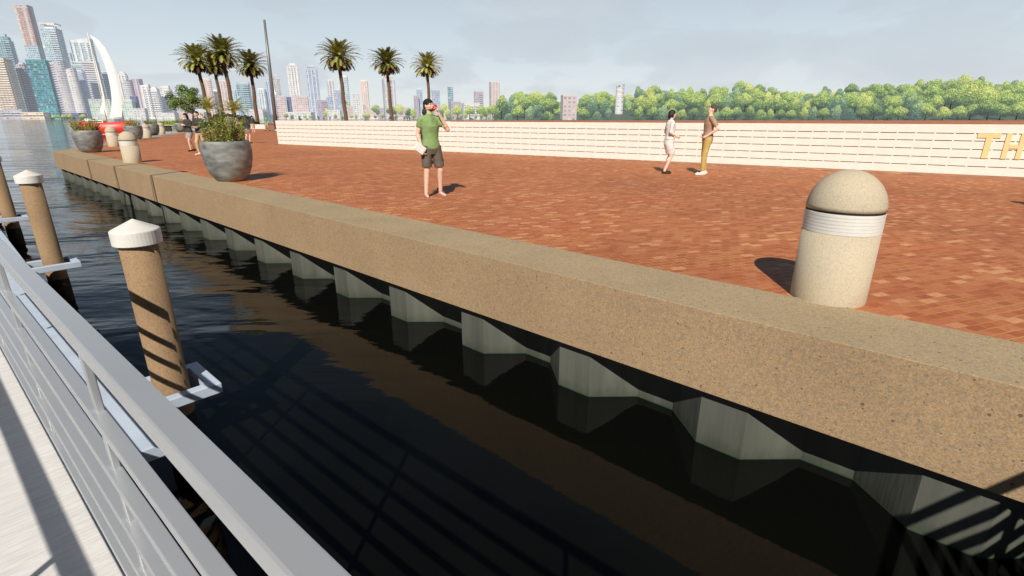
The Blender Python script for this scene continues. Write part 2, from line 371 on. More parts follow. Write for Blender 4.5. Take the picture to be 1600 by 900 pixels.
front = ramp(nt, [(0, (.10, .12, .17)), (.42, (.14, .17, .23)), (.62, (1, 1, 1)), (1, (1, 1, 1))], mathn(nt, 'MULTIPLY_ADD', sp.outputs[1], .5, .5))   # sky behind the camera dimmed to cut ambient fill in shade
c = mixc(nt, 1.0, c, front.outputs[0], 'MULTIPLY')
nt.links.new(c, bg.inputs[0])

cam = bpy.data.cameras.new('camera'); co = bpy.data.objects.new('camera', cam); col.objects.link(co)
co.location = (0, 0, CAM_Z); co.rotation_euler = (math.pi/2-PITCH, 0, 0)
cam.sensor_width = 36; cam.lens = 18.0; cam.clip_start = .03; cam.clip_end = 20000
scene.camera = co
scene.view_settings.view_transform = 'Standard'; scene.view_settings.look = 'None'; scene.view_settings.exposure = 0
scene.render.resolution_x = 1024; scene.render.resolution_y = 576

# ------------------------------------------------------------------ water, ground
m, nt, b = newmat('sea_water')
b.inputs['Base Color'].default_value = (.0032, .0036, .003, 1); b.inputs['Roughness'].default_value = .045; b.inputs['IOR'].default_value = 1.28
tc = N(nt, 'ShaderNodeTexCoord'); mp = N(nt, 'ShaderNodeMapping'); mp.inputs['Rotation'].default_value = (0, 0, R(-12)); mp.inputs['Scale'].default_value = (.55, 1.25, 1)
nt.links.new(tc.outputs['Object'], mp.inputs[0])
n1 = N(nt, 'ShaderNodeTexNoise', _Scale=.5, _Detail=3, _Roughness=.45, _Distortion=.9); n2 = N(nt, 'ShaderNodeTexNoise', _Scale=4.5, _Detail=3, _Roughness=.5, _Distortion=.3)
n3 = N(nt, 'ShaderNodeTexNoise', _Scale=.12, _Detail=2)
for q in (n1, n2, n3): nt.links.new(mp.outputs[0], q.inputs[0])
calm = ramp(nt, [(.35, (.35,)*3), (.65, (1,)*3)], n3.outputs[0]).outputs[0]
# sheltered water between dock and quay is calmer than the open basin
geo = N(nt, 'ShaderNodeNewGeometry'); dist = N(nt, 'ShaderNodeVectorMath', operation='DISTANCE'); nt.links.new(geo.outputs['Position'], dist.inputs[0]); dist.inputs[1].default_value = (1.5, .5, WATER)
shel = ramp(nt, [(0, (.10,)*3), (.12, (.22,)*3), (.30, (1.0,)*3), (.6, (1.8,)*3), (1, (2.2,)*3)], mathn(nt, 'DIVIDE', dist.outputs['Value'], 40, clamp=True)).outputs[0]
h = mathn(nt, 'ADD', mathn(nt, 'MULTIPLY', n1.outputs[0], 1.0), mathn(nt, 'MULTIPLY', n2.outputs[0], .09))
h = mathn(nt, 'MULTIPLY', mathn(nt, 'MULTIPLY', h, calm), shel)
bp = N(nt, 'ShaderNodeBump', _Strength=1.0, _Distance=.13); nt.links.new(h, bp.inputs['Height']); nt.links.new(bp.outputs[0], b.inputs['Normal'])
M_WATER = m
mb = MB(); mb.add([(-6000, -300, WATER), (6000, -300, WATER), (6000, 9000, WATER), (-6000, 9000, WATER)], [(0,1,2,3)])
tag(mb.build('water', M_WATER), kind='structure')

END = 31.4
TURN = QA-R(24.4)
TD = Vector((-math.sin(TURN), math.cos(TURN), 0)); TN = Vector((math.cos(TURN), math.sin(TURN), 0))
F0 = Q(3.82, -45); F1 = Q(3.82, END); F2 = F1+TD*125
W = .82
# mitre inner corner
def inner(p0, off):
    # point at offset off from both quay lines
    bis = (QN+TN).normalized(); k = off/bis.dot(QN)
    return p0+bis*k
I0 = Q(3.82+W, -45); I1 = inner(F1, W); I2 = F2+TN*W
def quay_prism(offs0, offs1, z0, z1, name, mat, bevel=0):
    A0 = Q(3.82+offs0, -45); A1 = inner(F1, offs0); A2 = F2+TN*offs0
    B0 = Q(3.82+offs1, -45); B1 = inner(F1, offs1); B2 = F2+TN*offs1
    mb = MB(); vs = []
    for z in (z0, z1):
        for p in (A0, A1, A2, B2, B1, B0): vs.append((p.x, p.y, z))
    fs = [(0,1,4,5), (1,2,3,4), (6,11,10,7), (7,10,9,8), (0,6,7,1), (1,7,8,2), (2,8,9,3), (3,9,10,4), (4,10,11,5), (5,11,6,0)]
    mb.add(vs, fs); return mb.build(name, mat, None, bevel)
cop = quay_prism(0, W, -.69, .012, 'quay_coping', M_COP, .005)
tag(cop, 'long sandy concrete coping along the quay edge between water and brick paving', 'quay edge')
tag(quay_prism(.60, .62, -4, -.688, 'quay_core', M_SHEET), kind='structure')
# plaza
e = W-.01
g0 = Q(3.82+e, -45); g1 = inner(F1, e); g2 = F2+TN*e
mb = MB(); mb.add([(g0.x, g0.y, 0), (500, -60, 0), (500, 320, 0), (-46, 320, 0), (g2.x+6, g2.y+30, 0), (g2.x, g2.y, 0), (g1.x, g1.y, 0)], [(0,1,2,3,4,5,6)])
mb.add([(-46, 320, 0), (500, 320, 0), (500, 320, -3), (-46, 320, -3)], [(0,1,2,3)])
tag(mb.build('plaza', M_BRICK), kind='structure')
# steel sheet piling: pressed trapezoid section
def sheet_profile(nper, ph):
    pts = []
    for k in range(nper):
        d = ph+k*1.5
        pts += [(d, .115), (d+.37, .115), (d+.75, .455), (d+1.13, .455)]
    return pts
mb = MB(); pr = [(p[0], p[1]) for p in sheet_profile(48, 1.0-27*1.5) if p[0] < END-.15]
vs = []
for d, o in pr:
    for z in (-.688, -2.2): vs.append(tuple(Q(3.82+o, d, z)))
nq = len(vs)
for s_, o in sheet_profile(70, 0.3):
    p = inner(F1, o)+TD*s_
    for z in (-.688, -2.2): vs.append((p.x, p.y, z))
fs = [(2*i, 2*i+1, 2*i+3, 2*i+2) for i in range(len(vs)//2-1)]
mb.add(vs, fs)
sp_ = mb.build('sheet_pile_wall', M_SHEET); m_ = sp_.modifiers.new('s', 'SOLIDIFY'); m_.thickness = .012
tag(sp_, 'grey corrugated steel sheet piling standing in dark water under the coping', 'retaining wall')
# interlocks: thin welded seams
mb = MB()
for k in range(-6, 22):
    for dd, o in ((.02, .108), (.13, .110), (.35, .108)):
        mb.box(Q(3.82+o, 1.0+k*1.5+dd, -.965), (.005, .006, .55), rz=QA)
mb.build('seam', M_SEAM, sp_)
mb = MB()
for i in range(0, len(pr)-1):
    (d0, o0), (d1, o1) = pr[i], pr[i+1]
    mb.bar(Q(3.82+o0-.012, d0, WATER+.004), Q(3.82+o1-.012, d1, WATER+.002), .008, .008)
mb.build('waterline_growth', M_SHEETLINE, sp_)

# ------------------------------------------------------------------ bollards
def bollard(p, label, s=.96):
    e = empty('bollard', p, 0, label, 'bollard', 'concrete bollards along the quay')
    r = .279*s
    a = MB(); a.lathe([(r*.985, 0), (r, .02), (r*1.0, .585*s)], 64, cap_bot=False); a.build('base', M_BOL, e)
    g = MB(); z = .585*s
    prof = []
    for k in range(6):
        z0 = z+k*.0265*s
        prof += [(r*1.005, z0+.002), (r*1.005, z0+.0240*s), (r*.992, z0+.0245*s), (r*.992, z0+.0265*s)]
    g.lathe(prof, 64, smooth=False, cap_top=False, cap_bot=False); g.build('reflective_band', M_WHITEBAND, e)
    h = MB(); h.lathe([(r*.97, z+.15*s), (r*.97, z+.178*s)], 64, cap_top=False, cap_bot=False); h.build('groove', M_DARKGAP, e)
    zt = z+.176*s; pf = [(r*.96, zt), (r*1.005, zt)]
    for k in range(1, 15):
        t = k/15*math.pi/2; pf.append((r*1.005*math.cos(t), zt+.305*s*math.sin(t)))
    pf.append((.004, zt+.305*s))
    t_ = MB(); t_.lathe(pf, 64, cap_bot=False); t_.build('dome', M_BOL, e)
    return e
bollard(Q(4.845, .765), 'large domed concrete bollard closest to the camera on the brick quay', 1.0)
bollard(ground(204.5, 255)+Vector((-.1, .25, 0)), 'domed concrete bollard at the coping in front of a smaller one by the red boat')
bollard(ground(176, 229)+Vector((-.05, .2, 0)), 'bollard standing right in front of the red boat hull, behind the first far one')
bollard(ground(228, 216)+Vector((0, .2, 0)), 'small far bollard tucked against the right side of the third planter')
bollard(ground(251.5, 209.6)+Vector((0, .2, 0)), 'farthest small bollard beside the low concrete bench')

# ------------------------------------------------------------------ leaves
def leafquads(mb, pts, size, rn, asp=.5, up=.3, mi=0, nrm=None):
    for i, p in enumerate(pts):
        p = Vector(p)
        n = Vector((rn.gauss(0,1), rn.gauss(0,1), rn.gauss(0,1)+up))
        if nrm is not None: n = nrm[i]*1.6+n*.6
        n.normalize()
        t = n.cross(Vector((rn.gauss(0,1), rn.gauss(0,1), rn.gauss(0,1)))).normalized(); bt = n.cross(t)
        s = size*rn.uniform(.6, 1.3)
        mb.add([p-t*s*.5, p+bt*s*asp*.5, p+t*s*.5, p-bt*s*asp*.5], [(0,1,2,3)], False, mi)
def blob_tree(mb, lobes, per, size, rn, mi=0, asp=.7):
    pts = []; ns = []
    for (c, r, k) in lobes:
        for _ in range(int(per*k)):
            d = Vector((rn.gauss(0,1), rn.gauss(0,1), rn.gauss(0,1)+.25)).normalized()
            q = rn.uniform(.72, 1.06)
            q *= 1+.16*mnoise.noise(d*2.6+Vector(c)*.7)
            pts.append(Vector(c)+Vector((d.x*r[0], d.y*r[1], d.z*r[2]))*q); ns.append(d)
    leafquads(mb, pts, size, rn, asp, 0, mi, ns)

# ------------------------------------------------------------------ planters
def planter(p, label, rim=.565, hgt=.9, red=0, plant=1.0, seed=1, dens=1.0):
    e = empty('planter', p, seed*1.3, label, 'planter', 'round stone planters along the quay')
    prof = [(.30, 0), (.36, .03), (.46, .16), (.535, .34), (.575, .54), (.585, .68), (.572, .82), (.555, .895), (.545, .905), (.50, .905), (.485, .88), (.48, .80), (.0, .80)]
    k = rim/.565; kh = hgt/.905
    a = MB(); a.lathe([(max(.002, r*k), z*kh) for r, z in prof], 72, cap_bot=False, cap_top=False); a.build('pot', M_POT, e)
    s_ = MB(); s_.lathe([(.48*k, .845*kh), (.3*k, .87*kh), (.01, .875*kh)], 40, cap_bot=False, cap_top=False); s_.build('soil', M_SOIL, e)
    rn = random.Random(seed)
    l = MB(); st = MB()
    nst = int(72*dens)
    for i in range(nst):
        t = rn.uniform(0, 2*math.pi); rr = math.sqrt(rn.random())*.46*k
        b0 = Vector((rr*math.cos(t), rr*math.sin(t), .86*kh)); lean = Vector((math.cos(t), math.sin(t), 0))*rr*.2+Vector((rn.gauss(0, .07), rn.gauss(0, .07), 0))
        H = plant*rn.uniform(.20, .56)*(1.12-rr/k*.9)
        pts = [b0, b0+lean*.5+Vector((0,0,H*.55)), b0+lean*1.2+Vector((0,0,H))]
        st.tube(pts, [.004, .003, .0015], 4, False)
        nl = int(26)
        for j in range(nl):
            q = (j+1)/nl; pp = pts[0].lerp(pts[1], min(1, q*2)) if q < .5 else pts[1].lerp(pts[2], q*2-1)
            leafquads(l, [pp+Vector((rn.gauss(0,.022), rn.gauss(0,.022), rn.gauss(0,.015)))], .058, rn, .5, .8, 1 if rn.random() < red else 0)
    st.build('stems', M_SHRUB, e); l.build('foliage', [M_SHRUB, M_RED], e)
    return e
planter(Vector((-6.80, 12.62, 0)), 'big grey stone planter with leafy shrub, nearest to the camera', .525, .93, 0, 1.5, 3, 1.5)
planter(ground(141, 239)+Vector((-.30, .45, 0)), 'stone planter with red-tipped shrub at the far corner of the coping', .525, .93, .22, 1.25, 5, 1.4)
planter(ground(210.5, 218.6)+Vector((-.3, .5, 0)), 'planter behind the domed bollard, third along the quay from the nearest', .54, .93, 0, 1.1, 8)
planter(ground(239, 212)+Vector((-.3, .5, 0)), 'planter between two far bollards, left of the low bench', .54, .93, 0, 1.1, 9)
planter(ground(282, 206.5)+Vector((-.2, .5, 0)), 'smallest, farthest planter at the right end of the low bench', .54, .93, 0, 1.1, 11)

# low bench
e = empty('bench', ground(266, 206)+Vector((0, .3, 0)), R(14), 'low concrete bench with dark recess between far bollard and last planter', 'bench')
a = MB(); a.box((0, 0, .68), (3.0, .8, .10)); a.build('seat', M_BOL, e, .01)
a = MB(); a.box((-.4, 0, .315), (.9, .6, .63)); a.build('plinth', M_DARKGAP, e)
a = MB(); a.box((.7, 0, .315), (1.1, .66, .63)); a.build('support', M_POT, e)
a = MB(); a.box((0, -.1, .03), (3.3, 1.0, .06)); a.build('footing', M_COP, e, .01)

# ------------------------------------------------------------------ white wall with letters
WA = Vector((-13.603, 30.938, 0)); WD = Vector((.83583, -.54899, 0)); WNf = Vector((-.54899, -.83583, 0))   # face normal towards the camera
wrz = math.atan2(WD.y, WD.x)
we = empty('white_wall', WA, wrz, 'long low white slotted wall across the plaza with yellow letters at its right end', 'wall')
LW = 46.0
rows = [1.057, .868, .655, .437, .22]; P0 = 30.398-73*.415
a = MB()
# courses between slot rows: each slot row is a strip of short piers with real recesses between
sh = .022; T = .34
edges = [1.30]+sum([[z+sh/2, z-sh/2] for z in rows], [])+[0]
for i in range(0, len(edges), 2):
    z1, z0 = edges[i], edges[i+1]; a.box((LW/2, T/2, (z0+z1)/2), (LW, T, z1-z0))
a.build('wall', M_WALL, we)
for z in rows:
    p = MB(); k = 0; x = P0
    while x < LW:
        x0 = max(0, x-.02); x1 = min(LW, x+.02)
        p.box(((x0+x1)/2, T/2, z), (x1-x0, T-.006, sh)); x += .415
    p.build('pier_row', M_WALL, we)
p = MB(); p.box((LW/2, T/2+.02, .65), (LW-.02, T-.10, 1.26)); p.build('wall_core', M_SLOT, we)
a = MB(); a.box((LW/2+6.5, T/2, 1.318), (LW-13, T+.03, .034)); a.build('wall_cap', M_CAP, we, .004)
def letter(bars, name):
    a = MB()
    for (x0, x1, z0, z1) in bars: a.box(((x0+x1)/2, -.012, (z0+z1)/2), (x1-x0, .02, z1-z0))
    o = a.build('letter', M_GOLD, we); o['label'] = name; return o
letter([(30.872, 31.335, .955, 1.062), (31.055, 31.18, .437, .953)], 'yellow raised letter T')
letter([(31.44, 31.545, .437, 1.062), (31.547, 31.713, .70, .80), (31.715, 31.82, .437, 1.062)], 'yellow raised letter H')
a = MB(); a.box((LW/2, -.48, .003), (LW+.5, .95, .006))
o = a.build('paving_border', M_BORDER); o.location = WA; o.rotation_euler = (0, 0, wrz); tag(o, kind='structure')

# ------------------------------------------------------------------ dock, piles, gangway
de = empty('dock', Q(0, 0), QA, 'low white floating dock under the gangway, held to the piles', 'dock')
a = MB(); a.box((-1.1, 18.7, -.67), (3.44, 30, .10)); a.build('deck', M_DOCK, de, .008)
a = MB(); a.box((-1.1, 18.9, -.98), (2.6, 29, .50)); a.build('float', M_DARKGAP, de)
for k, d in enumerate((4.576, 10.17, 15.77, 21.3)):
    b_ = MB(); z = -.66
    for (x, y, sx, sy) in ((.91, d-.245, .55, .09), (.91, d+.245, .55, .09), (1.14, d, .09, .58)):
        if sx > .3: b_.box((x-.045, y, z), (sx-.09+.02, sy, .085))
        else: b_.box((x-.002, y, z), (sx, sy, .086))
    b_.build('pile_guide', M_DOCK, de, .006)
PL = ['nearest round mooring pile with striped rail shadows, rising beside the gangway rail',
      'second mooring pile, white-capped, plain tan and in full sun',
      'third mooring pile cut off by the left edge of the picture', 'mooring pile standing farthest along the dock beyond the left picture edge']
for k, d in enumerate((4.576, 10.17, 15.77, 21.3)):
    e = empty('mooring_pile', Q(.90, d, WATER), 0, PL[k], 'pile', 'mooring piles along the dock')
    r = .125
    a = MB(); a.lathe([(r*1.02, -1.2), (r*1.0, 0), (r, 1.88)], 40); a.build('shaft', M_PILE, e)
    a = MB(); a.lathe([(r*1.03, -.3), (r*1.03, .30), (r*1.005, .36)], 40, cap_top=False, cap_bot=False); a.build('wet_shade_band', M_DARKGAP, e)  # wet foot, extended upward so its dark colour also stands for shade
    a = MB(); a.lathe([(r*1.25, 1.80), (r*1.27, 1.805), (r*1.27, 1.900), (r*1.25, 1.908), (.003, 1.985)], 40, smooth=False, cap_top=False); a.build('cap', M_WHITEBAND, e, .004)

ge = empty('gangway', (0, 0, 0), GA, 'pale metal gangway with slatted railings running alongside the dock', 'gangway')
def gx(n, t, z): return Vector((n, t, z))
T0, T1 = -7, 8.2
a = MB(); a.box((-.385, (T0+T1)/2, -.23), (1.15, T1-T0, .08)); a.build('deck', M_DECK, ge, .004)
a = MB()
for n_ in (.155, -.925): a.box((n_+.03, (T0+T1)/2, -.33), (.05, T1-T0, .16))
a.build('side_beam', M_RAIL, ge, .004)
for side, n_ in (('r', .205), ('l', -.99)):
    rail = MB(); rail.box((n_, (T0+T1)/2, .925), (.048, T1-T0, .05)); rail.build('top_rail', M_RAIL, ge, .004)
    for z in (.67, .48, .29, .10, -.09):
        q = MB(); q.box((n_, (T0+T1)/2, z-.014), (.036, T1-T0, .028)); q.build('rail_bar', M_RAIL, ge, .003)
    t = -6.4; k_n = 0
    while t < T1:
        k_n += 1
        q = MB(); q.box((n_+.006, t, .36), (.020, .030, 1.078)); q.build('post', M_RAIL, ge, .003)
        if k_n == 3:
            br_ = MB(); br_.bar((n_+.040, t+.05, -.2), (n_+.040, t+1.55, .88), .010, .022); br_.build('brace', M_RAIL, ge)
        t += 1.62
# cross bridge from the dock to the quay, behind the photographer
be = empty('access_bridge', Q(0, -1.53), QA, 'railed access bridge from dock to quay, just behind the viewpoint, seen by its shadow', 'bridge')
a = MB(); a.box((1.9, -.75, -.20), (4.6, 1.45, .10)); a.build('deck', M_DECK, be)
for y in (0, -1.5):
    a = MB(); a.box((1.9, y, .93), (4.6, .05, .05)); a.build('top_rail', M_RAIL, be)
    for z in (.67, .48, .29, .10, -.06):
        a = MB(); a.box((1.9, y, z), (4.6, .036, .07)); a.build('rail_bar', M_RAIL, be)
    for x in (-.3, 1.2, 2.7, 4.1):
        a = MB(); a.box((x, y, .36), (.06, .04, 1.08)); a.build('post', M_RAIL, be)
# unseen tall posts added left of the frame to cast shadows across the coping
SH = Vector((S.x, S.y, 0)).normalized()
for k, (u, v) in enumerate(((134, 250.5), (175, 261), (236, 275))):
    g = ground(u, v); b0 = g-SH*5.2
    e = empty('unseen_post', (b0.x, b0.y, -.62), QA, 'unseen tall braced dock post added beyond the left edge for its shadow, %s of three' % ('farthest', 'middle', 'nearest')[k], 'lamp post', 'unseen posts along the dock')
    H = 5.2*math.tan(SUN_EL)+.62+1.0
    a = MB(); a.tube([(0,0,0), (0,0,H)], [.05, .035], 10); a.build('pole', M_POLE, e)
    a = MB(); a.tube([(0, .5, H*.30), (0, .03, H-.15)], [.02, .02], 8); a.tube([(0,.03,H*.3-.05), (0,.52,H*.3+.02)], [.02, .02], 8); a.build('brace', M_POLE, e)
    a = MB(); a.box((0, 0, H+.03), (.14, .3, .06)); a.build('post_head', M_POLE, e)

# ------------------------------------------------------------------ tall pole
pb = depth(430.5, 191.5, 60); pt = depth(413, 31, 60)
e = empty('flagpole', (pb.x, pb.y, 0), 0, 'tall thin grey pole rising by the left end of the white wall', 'pole')
v_ = pt-Vector((pb.x, pb.y, 0))
a = MB(); a.tube([(0,0,0), v_*.5, v_], [.21, .18, .11], 12); a.build('shaft', M_POLE, e)
a = MB(); a.tube([(.33,0,0), v_*.5+Vector((.27,0,0))], [.035, .03], 8); a.build('halyard', M_RAIL, e)
a = MB(); a.lathe([(.4, 0), (.4, .1), (.24, .3)], 20); a.build('base_plate', M_POLE, e)

# ------------------------------------------------------------------ palms
def frond(mb, az_, el0, L, droop, rn, lw=.15, ll=.72, npair=36):
    p = Vector((0,0,0)); el = el0; seg = 12; pts = [p.copy()]
    h_ = Vector((math.cos(az_), math.sin(az_), 0)); side = Vector((-math.sin(az_), math.cos(az_), 0))
    dirs = []
    for i in range(seg):
        d = h_*math.cos(el)+Vector((0,0,1))*math.sin(el); dirs.append(d)
        p = p+d*L/seg; pts.append(p.copy()); el -= droop/seg*(.5+i/seg)
    mb.tube(pts, [.05-.04*i/seg for i in range(seg+1)], 4, False)
    for j in range(npair):
        q = .10+.9*j/npair; x = q*seg; i = min(seg-1, int(x)); c = pts[i].lerp(pts[i+1], x-i); d = dirs[i]
        upv = side.cross(d); 
        if upv.z < 0: upv = -upv
        l = ll*math.sin(math.pi*(.12+.84*q))**.7*rn.uniform(.85, 1.1)
        for sg in (-1, 1):
            o = (side*sg*1.0+d*.75+upv*rn.uniform(.1, .4)).normalized()
            tip = c+o*l+Vector((0,0,-l*.12))
            wv_ = d*lw*.5
            mb.add([c-wv_, c+wv_, tip+wv_*.2, tip-wv_*.2], [(0,1,2,3)], False)
def palm_crown(seed):
    rn = random.Random(seed); g = MB(); dd = MB()
    n = 84
    for i in range(n):
        q = i/n; el = R(86-q*98); az_ = i*2.39996+rn.uniform(-.2, .2)
        frond(g, az_, el, 4.9*rn.uniform(.88, 1.08)*(.80+.26*math.sin(math.pi*min(1, q*1.2))), R(62+20*q)*rn.uniform(.8, 1.15), rn)
    for i in range(30):
        az_ = i*2.39996; frond(dd, az_, R(rn.uniform(-42, -15)), 3.0*rn.uniform(.8, 1.1), R(55), rn, npair=24)
    return g.mesh('crown'), dd.mesh('dead_fronds')
PC = [palm_crown(1), palm_crown(2)]
for a_, b_ in PC: a_.materials.append(M_PALM); b_.materials.append(M_PALMD)
def palm(cx, cy, y, base_u, s, k, label, group):
    top = depth(cx, cy, y); bx = depth(base_u, 190, y).x if base_u else top.x
    e = empty('palm_tree', (bx, y, 0), 0, label, 'palm tree', group)
    off = Vector((top.x-bx, 0, top.z-.7*s))
    a = MB(); n = 26; pts = [off*(i/n)+Vector((math.sin(i*.5)*.05, 0, 0)) for i in range(n+1)]
    rs = [(.42-.10*i/n+(.10 if i == 0 else 0)+(.03 if i % 2 else 0))*max(s, .85) for i in range(n+1)]
    rs[-1] = .55*s; rs[-2] = .5*s
    a.tube(pts, rs, 12); a.build('trunk', M_TRUNK, e)
    for me, nm in zip(PC[k % 2], ('crown', 'dead_fronds')):
        o = link(nm, me, None, e); o.location = off+Vector((0,0,.25*s)); o.scale = (s, s, s); o.rotation_euler = (0, 0, k*1.7)
    return e
g_l = 'palms in the left clump'; g_r = 'palms behind the white wall'
palm(307, 93, 112, 329, .92, 0, 'leftmost palm of the clump, leaning left over the round green tree', g_l)
palm(334, 100, 126, 351, .88, 1, 'palm at the back of the clump, its crown half hidden between two taller ones', g_l)
palm(347, 82, 112, 368, .98, 2, 'tallest palm in the middle of the left clump', g_l)
palm(391, 101, 107, 402, .80, 3, 'rightmost palm of the left clump, next to the tall grey pole', g_l)
palm(529, 88, 114, 541, 1.0, 4, 'palm behind the wall, nearest and tallest of the row of three', g_r)
palm(604, 97, 131, 613, 1.0, 5, 'middle palm of the three behind the white wall', g_r)
palm(667.5, 103, 142, 672, 1.0, 7, 'palm behind the head of the man in the green shirt', g_r)
def young_palm(u, v, y, s, label, seed):
    p = depth(u, v, y); rn = random.Random(seed); e = empty('young_palm', (p.x, y, 0), 0, label, 'palm')
    a = MB(); a.tube([(0,0,0), (0,0,p.z)], [.18, .13], 8); a.build('trunk', M_BARK, e)
    g = MB()
    for i in range(34): frond(g, i*2.4, R(80-i*1.9), 2.3*s*rn.uniform(.8, 1.1), R(85), rn, .05, .42*s, 34)
    o = g.build('crown', M_YPALM, e); o.location = (0, 0, p.z)
young_palm(324, 172, 86, 1.5, 'yellow-green young palm beside the couple walking', 21)
young_palm(367, 174, 88, 1.25, 'smaller yellow-green young palm behind the people right of the planter', 22)

# round tree with forked trunk
tb = depth(302, 196, 78); e = empty('broadleaf_tree', (tb.x, 78, 0), 0, 'round green tree with forked bare limbs behind the walking couple', 'tree')
rn = random.Random(5)
px_ = pxm(160, 78)
def tp(u, v): 
    p = depth(u, v, 78); return Vector((p.x-tb.x, 0, p.z))
lobes = []
for (u, v, r, k) in ((290,150,13,1.3),(300,160,12,1.2),(275,158,9,1),(262,152,6,.6),(282,140,8,.8),(298,143,9,.9),(308,155,8,.8),(270,165,7,.6),(264,163,5,.4),(292,168,8,.8),(281,164,8,.8)):
    c_ = tp(u, v); r_ = r*px_; lobes.append((c_+Vector((0, rn.uniform(-1, 1), 0)), (r_, r_*1.2, r_*.85), k))
a = MB()
for _ in range(4):
    ll_ = []
    for (c_, r_, k) in lobes: ll_.append((c_+Vector((rn.gauss(0,.2), rn.gauss(0,.2), rn.gauss(0,.2))), tuple(q*rn.uniform(.6, 1.0) for q in r_), k))
    blob_tree(a, ll_, 190, .17, rn)
a.build('crown', M_TREE, e)
a = MB(); b0 = tp(302, 178)
a.tube([(0,0,0), (.1, 0, b0.z*.5), b0], [.22, .17, .14], 8)
for (u, v) in ((285,158),(276,163),(292,150),(305,158),(300,148),(266,158)):
    q = tp(u, v); a.tube([b0, b0.lerp(q, .5)+Vector((0, rn.uniform(-.3,.3), -.15)), q], [.10, .07, .03], 6)
a.build('trunk', M_BARK, e)

# hedge bed around palm feet
def hedge(u0, u1, y, hgt, dep, label, n, mat=M_HEDGE, size=.2, seed=3):
    x0 = depth(u0, 195, y).x; x1 = depth(u1, 195, y).x; rn = random.Random(seed)
    e = empty('hedge', ((x0+x1)/2, y, 0), 0, label, 'hedge'); L = x1-x0; a = MB(); pts = []; ns = []
    for _ in range(n):
        x = rn.uniform(-L/2, L/2); yy = rn.uniform(-dep/2, dep/2); hh = hgt*(1+.22*mnoise.noise(Vector((x*.5, yy*.5, 0)))); f = rn.random()
        if f < .5: pts.append((x, -dep/2+rn.uniform(0, .2), rn.uniform(0, hh))); ns.append(Vector((0,-1,.3)))
        else: pts.append((x, yy, hh+rn.uniform(-.08, .08))); ns.append(Vector((0,-.2,1)))
    leafquads(a, pts, size, rn, .7, 0, 0, ns); a.build('foliage', mat, e)
    b_ = MB(); b_.box((0, 0, hgt*.42), (L-.3, dep-.3, hgt*.8)); b_.build('branches', M_SOIL, e)
hedge(258, 332, 84, .85, 3, 'bright green clipped hedge behind the walking couple', 5000)
hedge(333, 402, 90, .95, 3, 'bright green clipped hedge under the palms right of the big planter', 5000, seed=4)
def shrub(u, v, y, r, label, mat, n=2500, size=.22, seed=1):
    p = depth(u, v, y); rn = random.Random(seed); e = empty('shrub', (p.x, y, 0), 0, label, 'shrub')
    a = MB(); lb = [(Vector((rn.uniform(-.6,.6)*r, rn.uniform(-.5,.5)*r, p.z*.6+rn.uniform(-.3,.3)*r)), (r*.6, r*.6, r*.55), 1) for _ in range(7)]
    blob_tree(a, lb, n/7, size, rn); a.build('foliage', mat, e)
    st = MB(); st.tube([(0,0,0), (0,0,p.z*.6)], [.1, .05], 6); st.build('stem', M_BARK, e)
M_DK = leaf_mat('dark_shrub', (.02, .025, .012), (.05, .06, .025), (.10, .11, .04), 1.2, .6, 0, .1)
shrub(344, 181, 95, 1.6, 'dark shrub between the two young palms', M_DK, seed=1)
shrub(361, 180, 97, 1.5, 'dark shrub under the smaller young palm', M_DK, seed=2)
shrub(386, 184, 98, 1.3, 'dark shrub behind the woman in the black top', M_DK, seed=3)
shrub(350, 188, 82, .8, 'light green shrub just above the big planter foliage', M_HEDGE, seed=4)
a = MB(); a.box((0, 0, .3), (1.9, 1.0, .6)); o = a.build('stone_block', M_WHITEBAND, None, .02); o.location = ground(406, 201.5); tag(o, 'pale stone block at the foot of the rightmost palm of the clump', 'block')

exec_people = True
# ------------------------------------------------------------------ people
def remesh(mb, name, mat, parent, voxel, smooth=3):
    me = mb.mesh(name+'_raw'); o = bpy.data.objects.new('raw', me); col.objects.link(o)
    m1 = o.modifiers.new('r', 'REMESH'); m1.mode = 'VOXEL'; m1.voxel_size = voxel; m1.use_smooth_shade = True
    m2 = o.modifiers.new('s', 'SMOOTH'); m2.iterations = smooth; m2.factor = .5
    dg = bpy.context.evaluated_depsgraph_get(); ev = o.evaluated_get(dg)
    nm = bpy.data.meshes.new_from_object(ev); nm.name = name
    bpy.data.objects.remove(o); bpy.data.meshes.remove(me)
    for p in nm.polygons: p.use_smooth = True
    nm.materials.clear(); return link(name, nm, mat, parent)
def V(*a): return Vector(a)
SKIN = plain('skin', (.76, .52, .40), .5, .06, 20); SKIN2 = plain('skin_pale', (.80, .58, .47), .5, .08, 20)
HAIR = plain('hair_black', (.014, .011, .010), .5, .3, 30, .5); HAIRB = plain('hair_brown', (.055, .03, .018), .55, .3, 30, .5)
def cloth(name, c, var=.16):
    m = plain(name, c, .85, var, 7, .9, bscale=11)
    for n_ in m.node_tree.nodes:
        if n_.type == 'BUMP': n_.inputs['Distance'].default_value = .014
    return m
SHEET_DARK = cloth('c_black', (.025, .027, .03))

